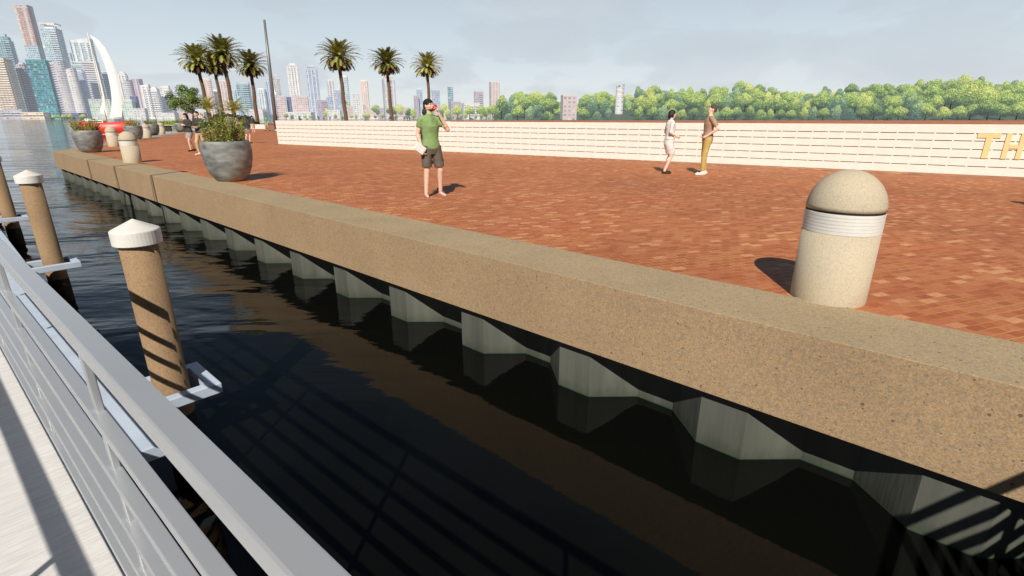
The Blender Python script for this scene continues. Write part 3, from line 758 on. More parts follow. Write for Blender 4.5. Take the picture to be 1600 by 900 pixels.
def person(label, loc, face, P, scale=1.0, voxel=.012, group=None):
    """P: pose and clothing.  local frame: x = the person's right, y = forward, z up; 1.8 m figure"""
    e = empty('person', loc, face, label, 'person', group); e.scale = (scale,)*3
    skin = P.get('skin', SKIN); fem = P.get('fem', False)
    J = dict(hr=V(.09,0,.92), hl=V(-.09,0,.92), kr=V(.10,.03,.50), kl=V(-.10,.03,.50), ar=V(.10,0,.085), al=V(-.10,0,.085),
             sr=V(.185,-.01,1.43), sl=V(-.185,-.01,1.43), er=V(.25,-.03,1.14), el=V(-.25,-.03,1.14), wr=V(.25,.06,.90), wl=V(-.25,.06,.90))
    if fem:
        J['sr'].x = .16; J['sl'].x = -.16; J['er'].x = .21; J['el'].x = -.21; J['wr'].x = .22; J['wl'].x = -.22
    for k, v in P.get('J', {}).items(): J[k] = V(*v)
    hy, hp = P.get('head', (0, 0)); lean = P.get('lean', 0)
    HM = Matrix.Rotation(hy, 3, 'Z') @ Matrix.Rotation(hp, 3, 'X'); hc0 = V(0, .01+lean, 1.535)
    def H(x, y, z): return hc0+HM @ V(x, y, z-1.535)
    sx = .92 if fem else 1.0
    def torso(b_, inf=0, z0=.86, z1=1.52, flare=0):
        rg = [(0, 0, .84, .135, .10), (0, 0, .90, .160, .115), (0, 0, .97, .160*(1.04 if fem else 1), .115), (0, 0, 1.08, .138*(.92 if fem else 1), .10), (0, .0, 1.18, .148, .105),
              (0, .005+lean*.5, 1.30, .170*sx, .118), (0, .0+lean*.7, 1.40, .172*sx, .108), (0, -.005+lean*.9, 1.455, .128*sx, .082), (0, lean, 1.50, .065, .060)]
        rr = []
        for (cx, cy, cz, rx, ry) in rg:
            if cz < z0-.03 or cz > z1+.03: continue
            fl = flare*max(0, (1.1-cz)/.25)
            rr.append((cx, cy+(0 if inf == 0 else 0), cz, rx+inf+fl, ry+inf+fl))
        b_.loft(rr, 24)
    # ---- body
    b_ = MB(); torso(b_)
    b_.capsule(V(0, lean, 1.46), hc0+V(0, .005, .03), .056, .052)
    b_.ell(H(0, .0, 1.665), (.074, .094, .108), HM); b_.ell(H(0, .032, 1.600), (.052, .062, .055), HM)
    b_.ell(H(0, .098, 1.645), (.013, .020, .024), HM); b_.ell(H(0, .070, 1.685), (.055, .03, .016), HM)
    for s_ in (-1, 1):
        b_.ell(H(s_*.076, -.005, 1.655), (.010, .018, .030), HM)
        b_.ell(H(s_*.035, .062, 1.640), (.026, .026, .020), HM)
    b_.ell(H(0, .082, 1.597), (.024, .014, .010), HM)
    for s_, sh_, el_, wr_ in ((1, 'sr', 'er', 'wr'), (-1, 'sl', 'el', 'wl')):
        q = .88 if fem else 1.0
        b_.capsule(V(s_*.09, lean*.8, 1.43), J[sh_], .06*q, .056*q)
        b_.capsule(J[sh_], J[el_], .052*q, .038*q); b_.capsule(J[el_], J[wr_], .040*q, .026*q)
        mid = J[el_].lerp(J[wr_], .25); b_.ell(mid, (.042*q,)*3)
        # hand: palm, four curled fingers, thumb
        fd = (J[wr_]-J[el_]).normalized(); fd = P.get('hd_'+wr_, None) or fd; fd = V(*fd).normalized()
        pn = V(*P.get('pn_'+wr_, (-s_, 0, 0))); pn = (pn-fd*pn.dot(fd)).normalized(); ac = fd.cross(pn).normalized()
        curl = P.get('curl_'+wr_, .35); w0 = J[wr_]
        b_.capsule(w0, w0+fd*.075, .026, .030); b_.capsule(w0+fd*.03+ac*.018, w0+fd*.085+ac*.022, .018, .017); b_.capsule(w0+fd*.03-ac*.018, w0+fd*.085-ac*.022, .018, .017)
        for j, ln in enumerate((.072, .082, .076, .058)):
            r0 = w0+fd*.085+ac*(.030-.020*j); d0 = fd
            p_ = r0
            for seg in range(3):
                a_ = curl*(seg+1); dd_ = (fd*math.cos(a_)+pn*math.sin(a_)+ac*(.08-.05*j)*.5).normalized()
                nx = p_+dd_*ln*(.42, .33, .25)[seg]; b_.capsule(p_, nx, .0095-.001*seg, .009-.001*seg, 8); p_ = nx
        t0 = w0+fd*.03+ac*.026; t1 = t0+(fd*.6+ac*.6+pn*.45).normalized()*.035; t2 = t1+(fd*.8+ac*.1+pn*.6).normalized()*.032
        b_.capsule(t0, t1, .013, .011, 8); b_.capsule(t1, t2, .011, .009, 8)
    for s_, h_, k_, a_ in ((1, 'hr', 'kr', 'ar'), (-1, 'hl', 'kl', 'al')):
        b_.capsule(J[h_], J[k_], .085, .056); b_.capsule(J[k_], J[a_], .056, .038)
        ca = J[k_].lerp(J[a_], .3)+V(0, -.018, 0); b_.ell(ca, (.052, .054, .10))
        fr = P.get('toe_'+a_, (s_*.03, .15, -.055)); t = J[a_]+V(*fr)
        b_.capsule(J[a_]+V(0, -.025, -.045), t, .036, .026); b_.ell(J[a_]+V(0, -.03, -.05), (.033, .04, .034))
    body = remesh(b_, 'body', skin, e, voxel, 2)
    # ---- eyes, brows
    ew = MB()
    for s_ in (-1, 1):
        q = MB(); q.ell(H(s_*.029, .088, 1.668), (.0125, .006, .0065), HM, 10, 6); q.build('eye', P.get('eye', HAIR), e)
        q = MB(); q.ell(H(s_*.030, .092, 1.692), (.019, .005, .0045), HM, 10, 6); q.build('eyebrow', HAIR, e)
    q = MB(); q.ell(H(0, .094, 1.597), (.023, .006, .007), HM, 10, 6); q.build('lips', P.get('lip', LIP), e)
    # ---- hair
    hs = P.get('hair', 'short'); hm = P.get('hairmat', HAIR); hb = MB()
    if hs == 'cap':
        hb.ell(H(0, -.012, 1.700), (.086, .104, .088), HM); hb.ell(H(0, -.055, 1.655), (.074, .062, .065), HM)
        remesh(hb, 'beanie', hm, e, .008, 3)
        q = MB(); q.ell(H(0, .058, 1.595), (.054, .045, .035), HM)
    elif hs == 'short':
        hb.ell(H(0, -.014, 1.698), (.083, .100, .084), HM); hb.ell(H(0, -.045, 1.66), (.080, .070, .070), HM); hb.ell(H(0, .05, 1.742), (.055, .045, .032), HM)
        remesh(hb, 'hair', hm, e, .009, 3)
    else:
        hb.ell(H(0, -.014, 1.698), (.086, .102, .086), HM); hb.ell(H(0, -.05, 1.64), (.086, .068, .09), HM)
        ln = {'bob': 1.585, 'long': 1.44, 'tail': 1.60}[hs]
        for s_ in (-1, 1): hb.capsule(H(s_*.066, -.005, 1.68), H(s_*.07, .0, ln), .03, .022)
        hb.capsule(H(0, -.06, 1.66), H(0, -.07, ln-.02), .065, .05)
        if hs == 'tail': hb.capsule(H(-.03, .06, 1.58), V(-.06, .10, 1.34), .016, .010)
        remesh(hb, 'hair', hm, e, .009, 3)
    # ---- clothes
    def limb_cone(mb_, pts, rs): mb_.tube(pts, rs, 16, True, True)
    top = P.get('top')
    if top:
        mat_, sleeve, hem = top; c_ = MB(); inf = P.get('inf', .016); torso(c_, inf, hem, 1.52, P.get('flare', .012))
        for s_, sh_, el_, wr_ in ((1, 'sr', 'er', 'wr'), (-1, 'sl', 'el', 'wl')):
            q = .9 if fem else 1.0
            c_.capsule(V(s_*.09, lean*.8, 1.425), J[sh_], .075*q, .068*q)
            if sleeve <= 1:
                en = J[sh_].lerp(J[el_], sleeve); limb_cone(c_, [J[sh_], J[sh_].lerp(J[el_], sleeve*.5), en], [.066*q, .064*q, .062*q])
            else:
                c_.capsule(J[sh_], J[el_], .068*q, .056*q); en = J[el_].lerp(J[wr_], sleeve-1); c_.capsule(J[el_], J[el_].lerp(J[wr_], .1), .056*q, .054*q); limb_cone(c_, [J[el_], en], [.055*q, .042*q])
        remesh(c_, P.get('topname', 'shirt'), mat_, e, max(.010, voxel*.8), 3)
        if P.get('collar'):
            k_ = MB(); k_.lathe([(.070, 1.475), (.074, 1.50), (.066, 1.525)], 20, (0, .004+lean, 0), cap_top=False, cap_bot=False)
            o = k_.build('collar', mat_, e); o.modifiers.new('s', 'SOLIDIFY').thickness = .008
            k_ = MB(); k_.box((0, .127, 1.40), (.03, .006, .15)); k_.build('placket', P['collar'], e)
    bt = P.get('bottom')
    if bt:
        kind, mat_ = bt; c_ = MB()
        if kind == 'skirt':
            ln = P.get('skirtlen', .55)
            mx_ = J['kr'].lerp(J['kl'], .5)
            c_.loft([(mx_.x*.8, mx_.y*.9, ln, .150, .125), (mx_.x*.5, mx_.y*.5, .70, .172, .138), (0, -.005, .84, .180, .140), (0, 0, .95, .178, .13), (0, 0, 1.06, .150, .113)], 24)
            remesh(c_, 'skirt', mat_, e, .011, 3)
        else:
            c_.loft([(0, 0, .80, .150, .115), (0, 0, .88, .176, .132), (0, 0, .97, .174, .128), (0, 0, 1.03, .160, .118)], 24)
            for h_, k_, a_ in (('hr', 'kr', 'ar'), ('hl', 'kl', 'al')):
                if kind == 'shorts':
                    f = P.get('shortlen', .88); en = J[h_].lerp(J[k_], f); limb_cone(c_, [J[h_]+V(0,0,.02), J[h_].lerp(J[k_], .45), en], [.108, .100, .094])
                else:
                    c_.capsule(J[h_], J[k_], .103, .074); limb_cone(c_, [J[k_]+V(0,0,.04), J[k_].lerp(J[a_], .4), J[k_].lerp(J[a_], .93)], [.074, .066, .054])
            remesh(c_, 'shorts' if kind == 'shorts' else 'trousers', mat_, e, .010, 3)
    # ---- shoes
    shm = P.get('shoes')
    for s_, a_ in ((1, 'ar'), (-1, 'al')):
        fr = V(*P.get('toe_'+a_, (s_*.03, .15, -.055)))
        if shm == 'flipflops':
            q = MB(); d_ = V(fr.x, fr.y, 0).normalized(); c0 = J[a_]+V(0, 0, -.08)
            q.bar(c0-d_*.08, c0+d_*.20, .095, .014); q.bar(c0+d_*.13+V(0,0,.012), c0+d_*.02+V(.045,0,.05), .014, .008); q.bar(c0+d_*.13+V(0,0,.012), c0+d_*.02+V(-.045,0,.05), .014, .008)
            q.build('sandal', P['shoemat'], e, .004)
        elif shm:
            q = MB(); a0 = J[a_]
            q.capsule(a0+V(0, -.03, -.045), a0+fr*1.08+V(0,0,.004), .048, .036); q.ell(a0+V(0, -.035, -.04), (.045, .052, .045))
            if shm == 'sneakers': q.capsule(a0+V(0, -.01, -.03), a0+V(0, .0, .02), .05, .046)
            remesh(q, 'shoe', P['shoemat'], e, .009, 2)
    return e, H, J
LIP = plain('lips', (.36, .13, .11), .5, .1, 20)
C_GREEN = cloth('c_green', (.225, .36, .14)); C_GREY = cloth('c_grey', (.12, .105, .085)); C_BROWN = cloth('c_brown', (.42, .28, .19)); C_MUST = cloth('c_mustard', (.52, .39, .12))
C_WHITE = cloth('c_white', (.78, .77, .76)); C_LGREY = cloth('c_lightgrey', (.78, .76, .77)); C_CHAR = cloth('c_charcoal', (.045, .045, .05)); C_BEIGE = cloth('c_beige', (.50, .40, .26)); C_SKG = cloth('c_skirtgrey', (.33, .32, .31))
C_SUIT = cloth('c_suit', (.34, .33, .33)); C_BRGREEN = cloth('c_brightgreen', (.05, .38, .10)); C_CAP = cloth('c_cap', (.012, .012, .013)); C_HAT = cloth('c_hat', (.10, .07, .045)); C_PINK = cloth('c_dustpink', (.42, .30, .27))
SHOE_W = plain('shoe_white', (.76, .74, .70), .6, .05, 20); SHOE_B = plain('shoe_black', (.02, .02, .02), .4, .1, 20); SHOE_P = plain('sandal_pink', (.40, .16, .17), .6, .1, 20)

# the man in the green polo
mp_ = ground(677, 307)+Vector((0, 0, 0))
e, H, J = person('man in a green polo shirt and grey shorts drinking from a red cup', mp_, math.pi+R(30), dict(
    J=dict(hr=(.09,0,.92), kr=(.115,.03,.50), ar=(.145,.02,.085), hl=(-.09,0,.92), kl=(-.145,.06,.5), al=(-.165,-.02,.085),
           sr=(.168,-.01,1.415), er=(.235,-.04,1.16), wr=(.205,.07,.92), el=(-.285,.17,1.235), wl=(-.112,.190,1.520), sl=(-.168,.02,1.415)),
    head=(R(24), R(6)), hair='cap', hairmat=C_CAP, top=(C_GREEN, .52, .90), collar=C_GREEN, flare=.010, inf=.011, bottom=('shorts', C_GREY), shortlen=.86,
    shoes='flipflops', shoemat=SHOE_P, hd_wl=(.15,-.25,.9), pn_wl=(.95,-.15,0), curl_wl=.75, hd_wr=(-.05,.3,-.9), pn_wr=(-.9,-.1,0), curl_wr=.5), 1.0, .0065)
# beard and sideburn
b_ = MB(); HMm = Matrix.Rotation(R(24), 3, 'Z') @ Matrix.Rotation(R(6), 3, 'X')
b_.ell(H(0, .038, 1.588), (.055, .062, .040), HMm); o = remesh(b_, 'beard', plain('beard', (.10, .055, .035), .8, .2, 60, .5), e, .008, 2)
MW = e.matrix_basis
Mw = Matrix.Translation(e.location) @ Matrix.Rotation(e.rotation_euler.z, 4, 'Z')
cc = Mw @ (H(0, .120, 1.600)+V(-.006, .018, .008))
cp = empty('cup', cc, 0, 'red cup held to the mouth of the man in green', 'cup')
ax = (Mw.to_3x3() @ (HMm @ V(0, .78, .62))).normalized()
q = MB(); q.tube([-ax*.050, ax*.052], [.028, .036], 20); q.build('cup_body', plain('cup_red', (.62, .03, .03), .35, .05, 10), cp)
q = MB(); q.tube([ax*.0525, ax*.058], [.038, .036], 20); q.build('lid', plain('cup_lid', (.6, .06, .05), .4, .05, 10), cp)
tb_ = Mw @ V(.265, .13, .915)
te = empty('tablet', tb_, e.rotation_euler.z+R(-12), 'white tablet carried at his hip by the man in the green shirt', 'tablet')
q = MB(); q.box((0,0,0), (.20, .012, .145), M=Matrix.Rotation(R(38), 3, 'Y') @ Matrix.Rotation(R(-12), 3, 'X')); q.build('casing', plain('tablet_white', (.80, .79, .77), .4, .03, 5), te, .004)
q = MB(); q.box((.002,-.0085,0), (.165, .004, .11), M=Matrix.Rotation(R(38), 3, 'Y') @ Matrix.Rotation(R(-12), 3, 'X')); q.build('screen', plain('screen', (.74,.74,.73), .2, .03, 5), te); te.rotation_euler.z += math.pi

# person hidden behind him
person('dark-haired person almost hidden behind the man in green, only the head showing', ground(668, 256), R(-20), dict(
    head=(0, 0), hair='bob', fem=True, top=(C_CHAR, 1.7, .92), bottom=('trousers', C_CHAR), shoes='shoe', shoemat=SHOE_B), .98)
# woman in white, facing right
person('woman in white blouse and pale skirt facing the man in brown', ground(1041, 271.0), R(-84), dict(fem=True, skin=SKIN2,
    J=dict(kr=(.09,.06,.50), kl=(-.09,.10,.50), ar=(.09,-.10,.085), al=(-.09,-.02,.085), er=(.20,-.06,1.17), wr=(.17,.13,1.06), el=(-.20,-.05,1.17), wl=(-.17,.15,1.05)),
    hair='tail', top=(C_WHITE, 1.55, .95), topname='blouse', bottom=('skirt', C_LGREY), skirtlen=.56, head=(0, R(-4)), hd_wr=(-.1,.9,-.25), hd_wl=(.1,.9,-.25), shoes='shoe', shoemat=SHOE_B), .925)
q = MB(); bagp = ground(1041, 271.0)
# man in brown, facing left, looking up
person('man in brown shirt and mustard trousers with white shoes, hand on hip', ground(1099, 273.2), R(84), dict(
    J=dict(kr=(.10,.02,.5), kl=(-.10,.06,.5), ar=(.10,-.04,.085), al=(-.11,.06,.085), er=(.30,-.14,1.20), wr=(.19,.06,1.02), el=(-.27,-.16,1.19), wl=(-.17,.06,1.0)),
    head=(R(-5), R(16)), hair='cap', hairmat=C_HAT, skin=SKIN2, top=(C_BROWN, .75, .90), bottom=('trousers', C_MUST), shoes='sneakers', shoemat=SHOE_W, lean=-.02,
    hd_wl=(.4,.8,-.4), hd_wr=(-.4,.8,-.4)), 1.0)
# couple walking towards the camera
person('man in dark jacket and beige trousers walking beside a woman in a skirt', ground(318.5, 242), math.pi+R(-12), dict(
    J=dict(kr=(.10,.16,.51), kl=(-.10,-.02,.50), ar=(.09,.12,.085), al=(-.11,-.26,.12), er=(.235,-.02,1.17), wr=(.07,.22,1.14), sr=(.165,-.01,1.43), sl=(-.165,-.01,1.43), el=(-.235,-.02,1.17), wl=(-.06,.22,1.14)),
    hair='short', top=(C_CHAR, 1.9, .88), topname='jacket', inf=.018, bottom=('trousers', C_BEIGE), shoes='sneakers', shoemat=SHOE_W, skin=SKIN2, pn_wr=(0,0,1), pn_wl=(0,0,1)), .96)
person('dark-haired woman in black top and grey skirt walking left of a man in a jacket', ground(301, 236.2), math.pi+R(-22), dict(fem=True,
    J=dict(kr=(.09,.02,.50), kl=(-.06,.14,.50), ar=(.06,-.16,.10), al=(-.04,.10,.085), er=(.24,-.02,1.16), wr=(.10,.18,1.20), el=(-.22,.02,1.16), wl=(-.05,.2,1.22)),
    hair='long', top=(C_CHAR, 1.9, .90), inf=.024, bottom=('skirt', C_SKG), skirtlen=.60, head=(R(-15), R(-10)), shoes='shoe', shoemat=SHOE_B), .93)
# people farther off
person('man in a pale grey suit jacket seen from behind beyond the big planter', ground(362, 215.5), R(5), dict(hair='short', hairmat=HAIRB, top=(C_SUIT, 1.9, .80), inf=.026, topname='jacket', bottom=('trousers', C_SUIT), shoes='shoe', shoemat=SHOE_B), 1.0, .018)
person('child-sized person in a dusty pink dress beside the man in grey', ground(372.5, 209.5), R(12), dict(fem=True, hair='short', top=(C_PINK, .5, .92), bottom=('skirt', C_PINK), shoes='shoe', shoemat=SHOE_B), .93, .018)
person('woman in black top and short grey skirt walking away past the planter', ground(390, 224.0), R(-8), dict(fem=True,
    J=dict(kr=(.08,.06,.50), kl=(-.08,-.06,.50), ar=(.06,-.04,.085), al=(-.06,-.30,.13), er=(.24,-.12,1.17), wr=(.22,.0,.98), el=(-.24,.0,1.17), wl=(-.24,.12,.98)),
    hair='long', hairmat=HAIRB, top=(C_CHAR, 1.8, .92), bottom=('skirt', C_SKG), skirtlen=.70, shoes='shoe', shoemat=SHOE_B), .915, .016)
person('person in a dark grey jacket ahead of the woman in black top', ground(397, 207), R(10), dict(hair='short', top=(C_CHAR, 1.9, .88), bottom=('skirt', C_BEIGE), skirtlen=.45, shoes='shoe', shoemat=SHOE_W), .95, .02)
person('walker in a bright green shirt and beige trousers near the end of the wall', ground(418.5, 204.6), R(150), dict(
    J=dict(kr=(.10,.12,.51), kl=(-.10,.0,.5), ar=(.10,.14,.085), al=(-.12,-.24,.11)), hair='short', top=(C_BRGREEN, .6, .90), bottom=('trousers', C_BEIGE), shoes='shoe', shoemat=SHOE_B), .93, .02)
person('tiny far person by the foot of the tall grey pole', ground(431.5, 200.5)+V(0,0,0), R(30), dict(hair='short', top=(C_CHAR, 1.9, .88), bottom=('trousers', C_CHAR), shoes='shoe', shoemat=SHOE_B), .93, .025)
p_ = depth(468.5, 184.8, 46)
person('person behind the white wall with only the dark head above it', (p_.x, 46, 0), R(20), dict(hair='short', top=(C_CHAR, 1.9, .88), bottom=('trousers', C_CHAR), shoes='shoe', shoemat=SHOE_B), (p_.z)/1.79, .02)
person('person standing beyond the right edge, only a thin shadow showing', (8.95, 7.35, 0), R(100), dict(hair='short', top=(C_WHITE, .5, .92), bottom=('trousers', C_CHAR), shoes='shoe', shoemat=SHOE_B), 1.0, .02)

# ------------------------------------------------------------------ red sailing boat
BY = 82.0
bw_ = ground(168.5, 213, WATER); BY = bw_.y
e = empty('sailing_boat', (bw_.x, BY, WATER), R(12), 'red-hulled sailing boat with two curved white sails, moored behind the quay corner', 'boat')
RED = plain('hull_red', (.80, .035, .02), .4, .06, 1); BW = plain('boat_white', (.82, .80, .77), .5, .04, 1)
mpx = pxm(200, BY)
SAILM = plain('sail_cloth', (.95, .95, .95), .8, .02, 1)
Lh = 3.3
a = MB(); vs = []; fs = []; ns_ = 18; nr = 9
for i in range(ns_+1):
    t = i/ns_; x = -Lh+2*Lh*t
    beam = 1.05*(1-max(0, (t-.45)/.55)**2.2)*(.72+.28*min(1, t/.35))+.01; sheer = 1.95+.35*(t-.4)**2*3.2; rake = .55*max(0, t-.6)/.4
    for j in range(nr):
        q = j/(nr-1)*math.pi; yy = -math.cos(q)*beam; zz = sheer-(sheer+.5)*math.sin(q)**.55
        f_ = (zz+.5)/(sheer+.5); vs.append((x+rake*(f_-.5)*1.1, yy*(.35+.65*f_**.5 if f_ > 0 else .35), zz))
for i in range(ns_):
    for j in range(nr-1): fs.append((i*nr+j, (i+1)*nr+j, (i+1)*nr+j+1, i*nr+j+1))
fs.append(tuple(range(nr))); fs.append(tuple(ns_*nr+j for j in range(nr))[::-1])
for i in range(ns_): fs.append((i*nr, i*nr+nr-1, (i+1)*nr+nr-1, (i+1)*nr))
a.add(vs, fs, True); o = a.build('hull', RED, e)
a = MB()
for sy in (-1, 1):
    pts = []
    for i in range(ns_+1):
        t = i/ns_; x = -Lh+2*Lh*t; beam = 1.05*(1-max(0, (t-.45)/.55)**2.2)*(.72+.28*min(1, t/.35))+.01; pts.append((x*.97, sy*beam*.86, .30))
    a.tube(pts, [.05]*len(pts), 6)
a.build('boot_stripe', BW, e)
a = MB(); a.box((-1.2, 0, 2.12), (2.6, 1.25, .42)); a.box((-1.9, 0, 2.42), (1.0, 1.0, .3)); a.build('cabin', BW, e, .1, 3)
a = MB(); a.box((-1.0, 0, 2.15), (1.9, 1.27, .16)); a.build('cabin_window', M_DARKGAP, e, .02)
cth = Matrix.Rotation(-R(12), 3, 'Z')
def bp_(u, v, dy=0):
    p = depth(u, v, BY+dy); return cth @ (p-Vector((bw_.x, BY, WATER)))
a = MB(); a.tube([bp_(168.5, 196), bp_(136.5, 51)], [.09, .05], 8); a.build('mast', BW, e)
a = MB(); a.tube([bp_(169, 186), bp_(192, 184.5)], [.06, .05], 6); a.build('boom', BW, e)
def sail(L, Rr, name, bel):
    n = len(L); a = MB(); vs = []; m_ = 7
    for i in range(n):
        for j in range(m_):
            q = j/(m_-1); p = bp_(L[i][0]*(1-q)+Rr[i][0]*q, L[i][1]*(1-q)+Rr[i][1]*q, -bel*math.sin(math.pi*q)*math.sin(math.pi*i/(n-1))**.6); vs.append(p)
    a.add(vs, [(i*m_+j, i*m_+j+1, (i+1)*m_+j+1, (i+1)*m_+j) for i in range(n-1) for j in range(m_-1)], True)
    o = a.build(name, SAILM, e)
sail([(140,54),(148,68),(156.5,84),(163,100),(168.5,118),(172.5,137),(174.5,155),(174,170),(171.5,184)],
     [(140.5,54.5),(153,62),(163.5,74),(172.5,90),(180,107),(186,125),(189.5,143),(191,162),(190.5,183)], 'main_sail', 0.3)
sail([(136.5,52),(140,65),(145,82),(148.5,98),(152,115),(156,132),(160,150),(159,163),(155.5,176)],
     [(137,52),(142.5,70),(147.5,88),(152.5,104),(157,120),(161,136),(164.5,152),(166.5,166),(168,181)], 'jib_sail', .25)

# ------------------------------------------------------------------ skyline
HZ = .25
FM = dict(
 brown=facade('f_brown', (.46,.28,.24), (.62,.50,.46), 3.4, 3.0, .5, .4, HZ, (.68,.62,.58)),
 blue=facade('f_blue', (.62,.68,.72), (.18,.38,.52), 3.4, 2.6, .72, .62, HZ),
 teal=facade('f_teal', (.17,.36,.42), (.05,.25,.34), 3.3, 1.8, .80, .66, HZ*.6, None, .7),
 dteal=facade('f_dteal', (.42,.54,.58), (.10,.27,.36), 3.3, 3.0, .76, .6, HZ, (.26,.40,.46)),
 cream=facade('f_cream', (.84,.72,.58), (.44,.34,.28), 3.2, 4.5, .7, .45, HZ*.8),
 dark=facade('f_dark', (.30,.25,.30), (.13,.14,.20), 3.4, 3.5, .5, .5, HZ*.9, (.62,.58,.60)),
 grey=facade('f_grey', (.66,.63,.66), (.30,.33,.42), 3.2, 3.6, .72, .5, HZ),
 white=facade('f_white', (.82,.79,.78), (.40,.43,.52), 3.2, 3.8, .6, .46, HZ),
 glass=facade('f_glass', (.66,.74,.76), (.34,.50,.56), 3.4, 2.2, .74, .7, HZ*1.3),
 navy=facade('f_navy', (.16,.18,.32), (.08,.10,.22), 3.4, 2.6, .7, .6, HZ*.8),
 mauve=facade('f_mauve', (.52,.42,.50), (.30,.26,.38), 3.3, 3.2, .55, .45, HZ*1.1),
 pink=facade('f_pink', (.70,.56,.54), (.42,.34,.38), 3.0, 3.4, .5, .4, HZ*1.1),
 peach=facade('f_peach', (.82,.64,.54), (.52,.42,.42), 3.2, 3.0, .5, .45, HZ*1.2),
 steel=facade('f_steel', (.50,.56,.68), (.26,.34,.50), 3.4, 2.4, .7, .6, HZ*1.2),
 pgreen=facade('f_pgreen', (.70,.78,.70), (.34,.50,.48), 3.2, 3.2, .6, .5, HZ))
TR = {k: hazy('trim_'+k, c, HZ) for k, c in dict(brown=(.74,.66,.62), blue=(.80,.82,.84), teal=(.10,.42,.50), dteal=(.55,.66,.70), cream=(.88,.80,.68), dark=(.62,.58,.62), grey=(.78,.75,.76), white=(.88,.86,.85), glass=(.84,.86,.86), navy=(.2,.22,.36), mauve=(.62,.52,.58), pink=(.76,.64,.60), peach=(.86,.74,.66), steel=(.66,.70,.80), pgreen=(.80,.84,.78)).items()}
def tower(u, v, wpx, y, st, label, crown='box', bands=0, yaw=None, dep=.85, base=None, fins=0, split=None, slope=0):
    """u, v: middle of the roof line seen in the photograph; wpx: its width there"""
    t = depth(u, v, y); pm = pxm(v, y); rn = random.Random(int(u*7+v*13))
    yaw = R(rn.uniform(8, 26)) if yaw is None else yaw
    wd = wpx*pm/(math.cos(yaw)+dep*math.sin(abs(yaw))); dp = wd*dep; z0 = -1.0; Hh = t.z-z0
    e = empty('tower' if Hh > 35 else 'building', (t.x, y, z0), yaw, label, 'high-rise' if Hh > 35 else 'building')
    ch = {'box': .035, 'step': .08, 'flat': 0, 'wedge': .06, 'round': .0, 'frame': .05}[crown]*Hh
    hb = Hh-ch
    def pr(x0, x1, y0, y1, za, zb, mat, nm, skew=0):
        a = MB(); c = [(x0,y0),(x1,y0),(x1,y1),(x0,y1)]; off = 0; a.uv = []
        for i in range(4):
            (xa, ya), (xb, yb) = c[i], c[(i+1) % 4]; L = math.hypot(xb-xa, yb-ya)
            sa = skew*((xa-x0)/(x1-x0)); sb = skew*((xb-x0)/(x1-x0))
            a.add([(xa,ya,za),(xb,yb,za),(xb,yb,zb+sb),(xa,ya,zb+sa)], [(0,1,2,3)]); a.uv += [(off,za),(off+L,za),(off+L,zb),(off,zb)]; off += L+7
        a.add([(x0,y0,zb),(x1,y0,zb+skew),(x1,y1,zb+skew),(x0,y1,zb)], [(0,1,2,3)]); a.uv += [(0,0)]*4
        return a.build(nm, mat, e)
    m_ = FM[st]; tr = TR[st]
    if crown == 'round':
        a = MB(); n = 28; vs = []; uvs = []
        per = 2*math.pi*wd/2
        a.uv = []
        for i in range(n):
            t0, t1 = 2*math.pi*i/n, 2*math.pi*(i+1)/n
            p = [(math.cos(q)*wd/2, math.sin(q)*dp/2) for q in (t0, t1)]
            zt = [hb-(hb*.06)*(.5-.5*math.cos(q+.6)) for q in (t0, t1)]
            a.add([(*p[0],0),(*p[1],0),(*p[1],zt[1]),(*p[0],zt[0])], [(0,1,2,3)], True); a.uv += [(i/n*per,0),((i+1)/n*per,0),((i+1)/n*per,hb),(i/n*per,hb)]
            a.add([(0,0,hb*.97),(*p[0],zt[0]),(*p[1],zt[1])], [(0,1,2)]); a.uv += [(0,0)]*3
        a.build('wall', m_, e)
        bb = MB()
        for k in range(2, int(hb/3.3)): bb.lathe([(wd*.505, k*3.3), (wd*.505, k*3.3+.8)], 28, cap_top=False, cap_bot=False)
        o = bb.build('balcony', tr, e); o.scale = (1, dep, 1); return e
    if split:
        f_, st2 = split; pr(-wd/2, wd/2, -dp/2, dp/2, 0, hb*f_, FM[st2], 'lower_wall'); pr(-wd/2, wd/2, -dp/2, dp/2, hb*f_, hb, m_, 'wall')
        a = MB(); a.box((0, 0, hb*(f_+.32)), (wd*1.03, dp*1.03, Hh*.012)); a.build('service_floor', FM['dark'], e)
    else: pr(-wd/2, wd/2, -dp/2, dp/2, 0, hb, m_, 'wall', slope*Hh)
    if crown == 'box': pr(-wd*.33, wd*.33, -dp*.33, dp*.33, hb, Hh, tr, 'roof_plant')
    if crown == 'step': pr(-wd*.38, wd*.42, -dp*.4, dp*.4, hb, hb+ch*.6, m_, 'setback'); pr(-wd*.22, wd*.26, -dp*.25, dp*.25, hb+ch*.6, Hh, tr, 'roof_plant')
    if crown == 'wedge': pr(-wd*.5, wd*.5, -dp*.5, dp*.5, hb, hb+.4*ch, tr, 'roof', ch*.6)
    if crown == 'frame':
        a = MB()
        for x in (-1, 1):
            for yy in (-1, 1): a.box((x*wd*.48, yy*dp*.48, hb+ch/2), (wd*.05, wd*.05, ch))
        a.box((0, -dp*.48, Hh), (wd*1.02, wd*.06, ch*.25)); a.box((0, dp*.48, Hh), (wd*1.02, wd*.06, ch*.25)); a.box((wd*.48, 0, Hh), (wd*.06, dp, ch*.24)); a.box((-wd*.48, 0, Hh), (wd*.06, dp, ch*.24))
        a.build('roof_frame', tr, e); pr(-wd*.3, wd*.3, -dp*.3, dp*.3, hb, hb+ch*.7, tr, 'roof_plant')
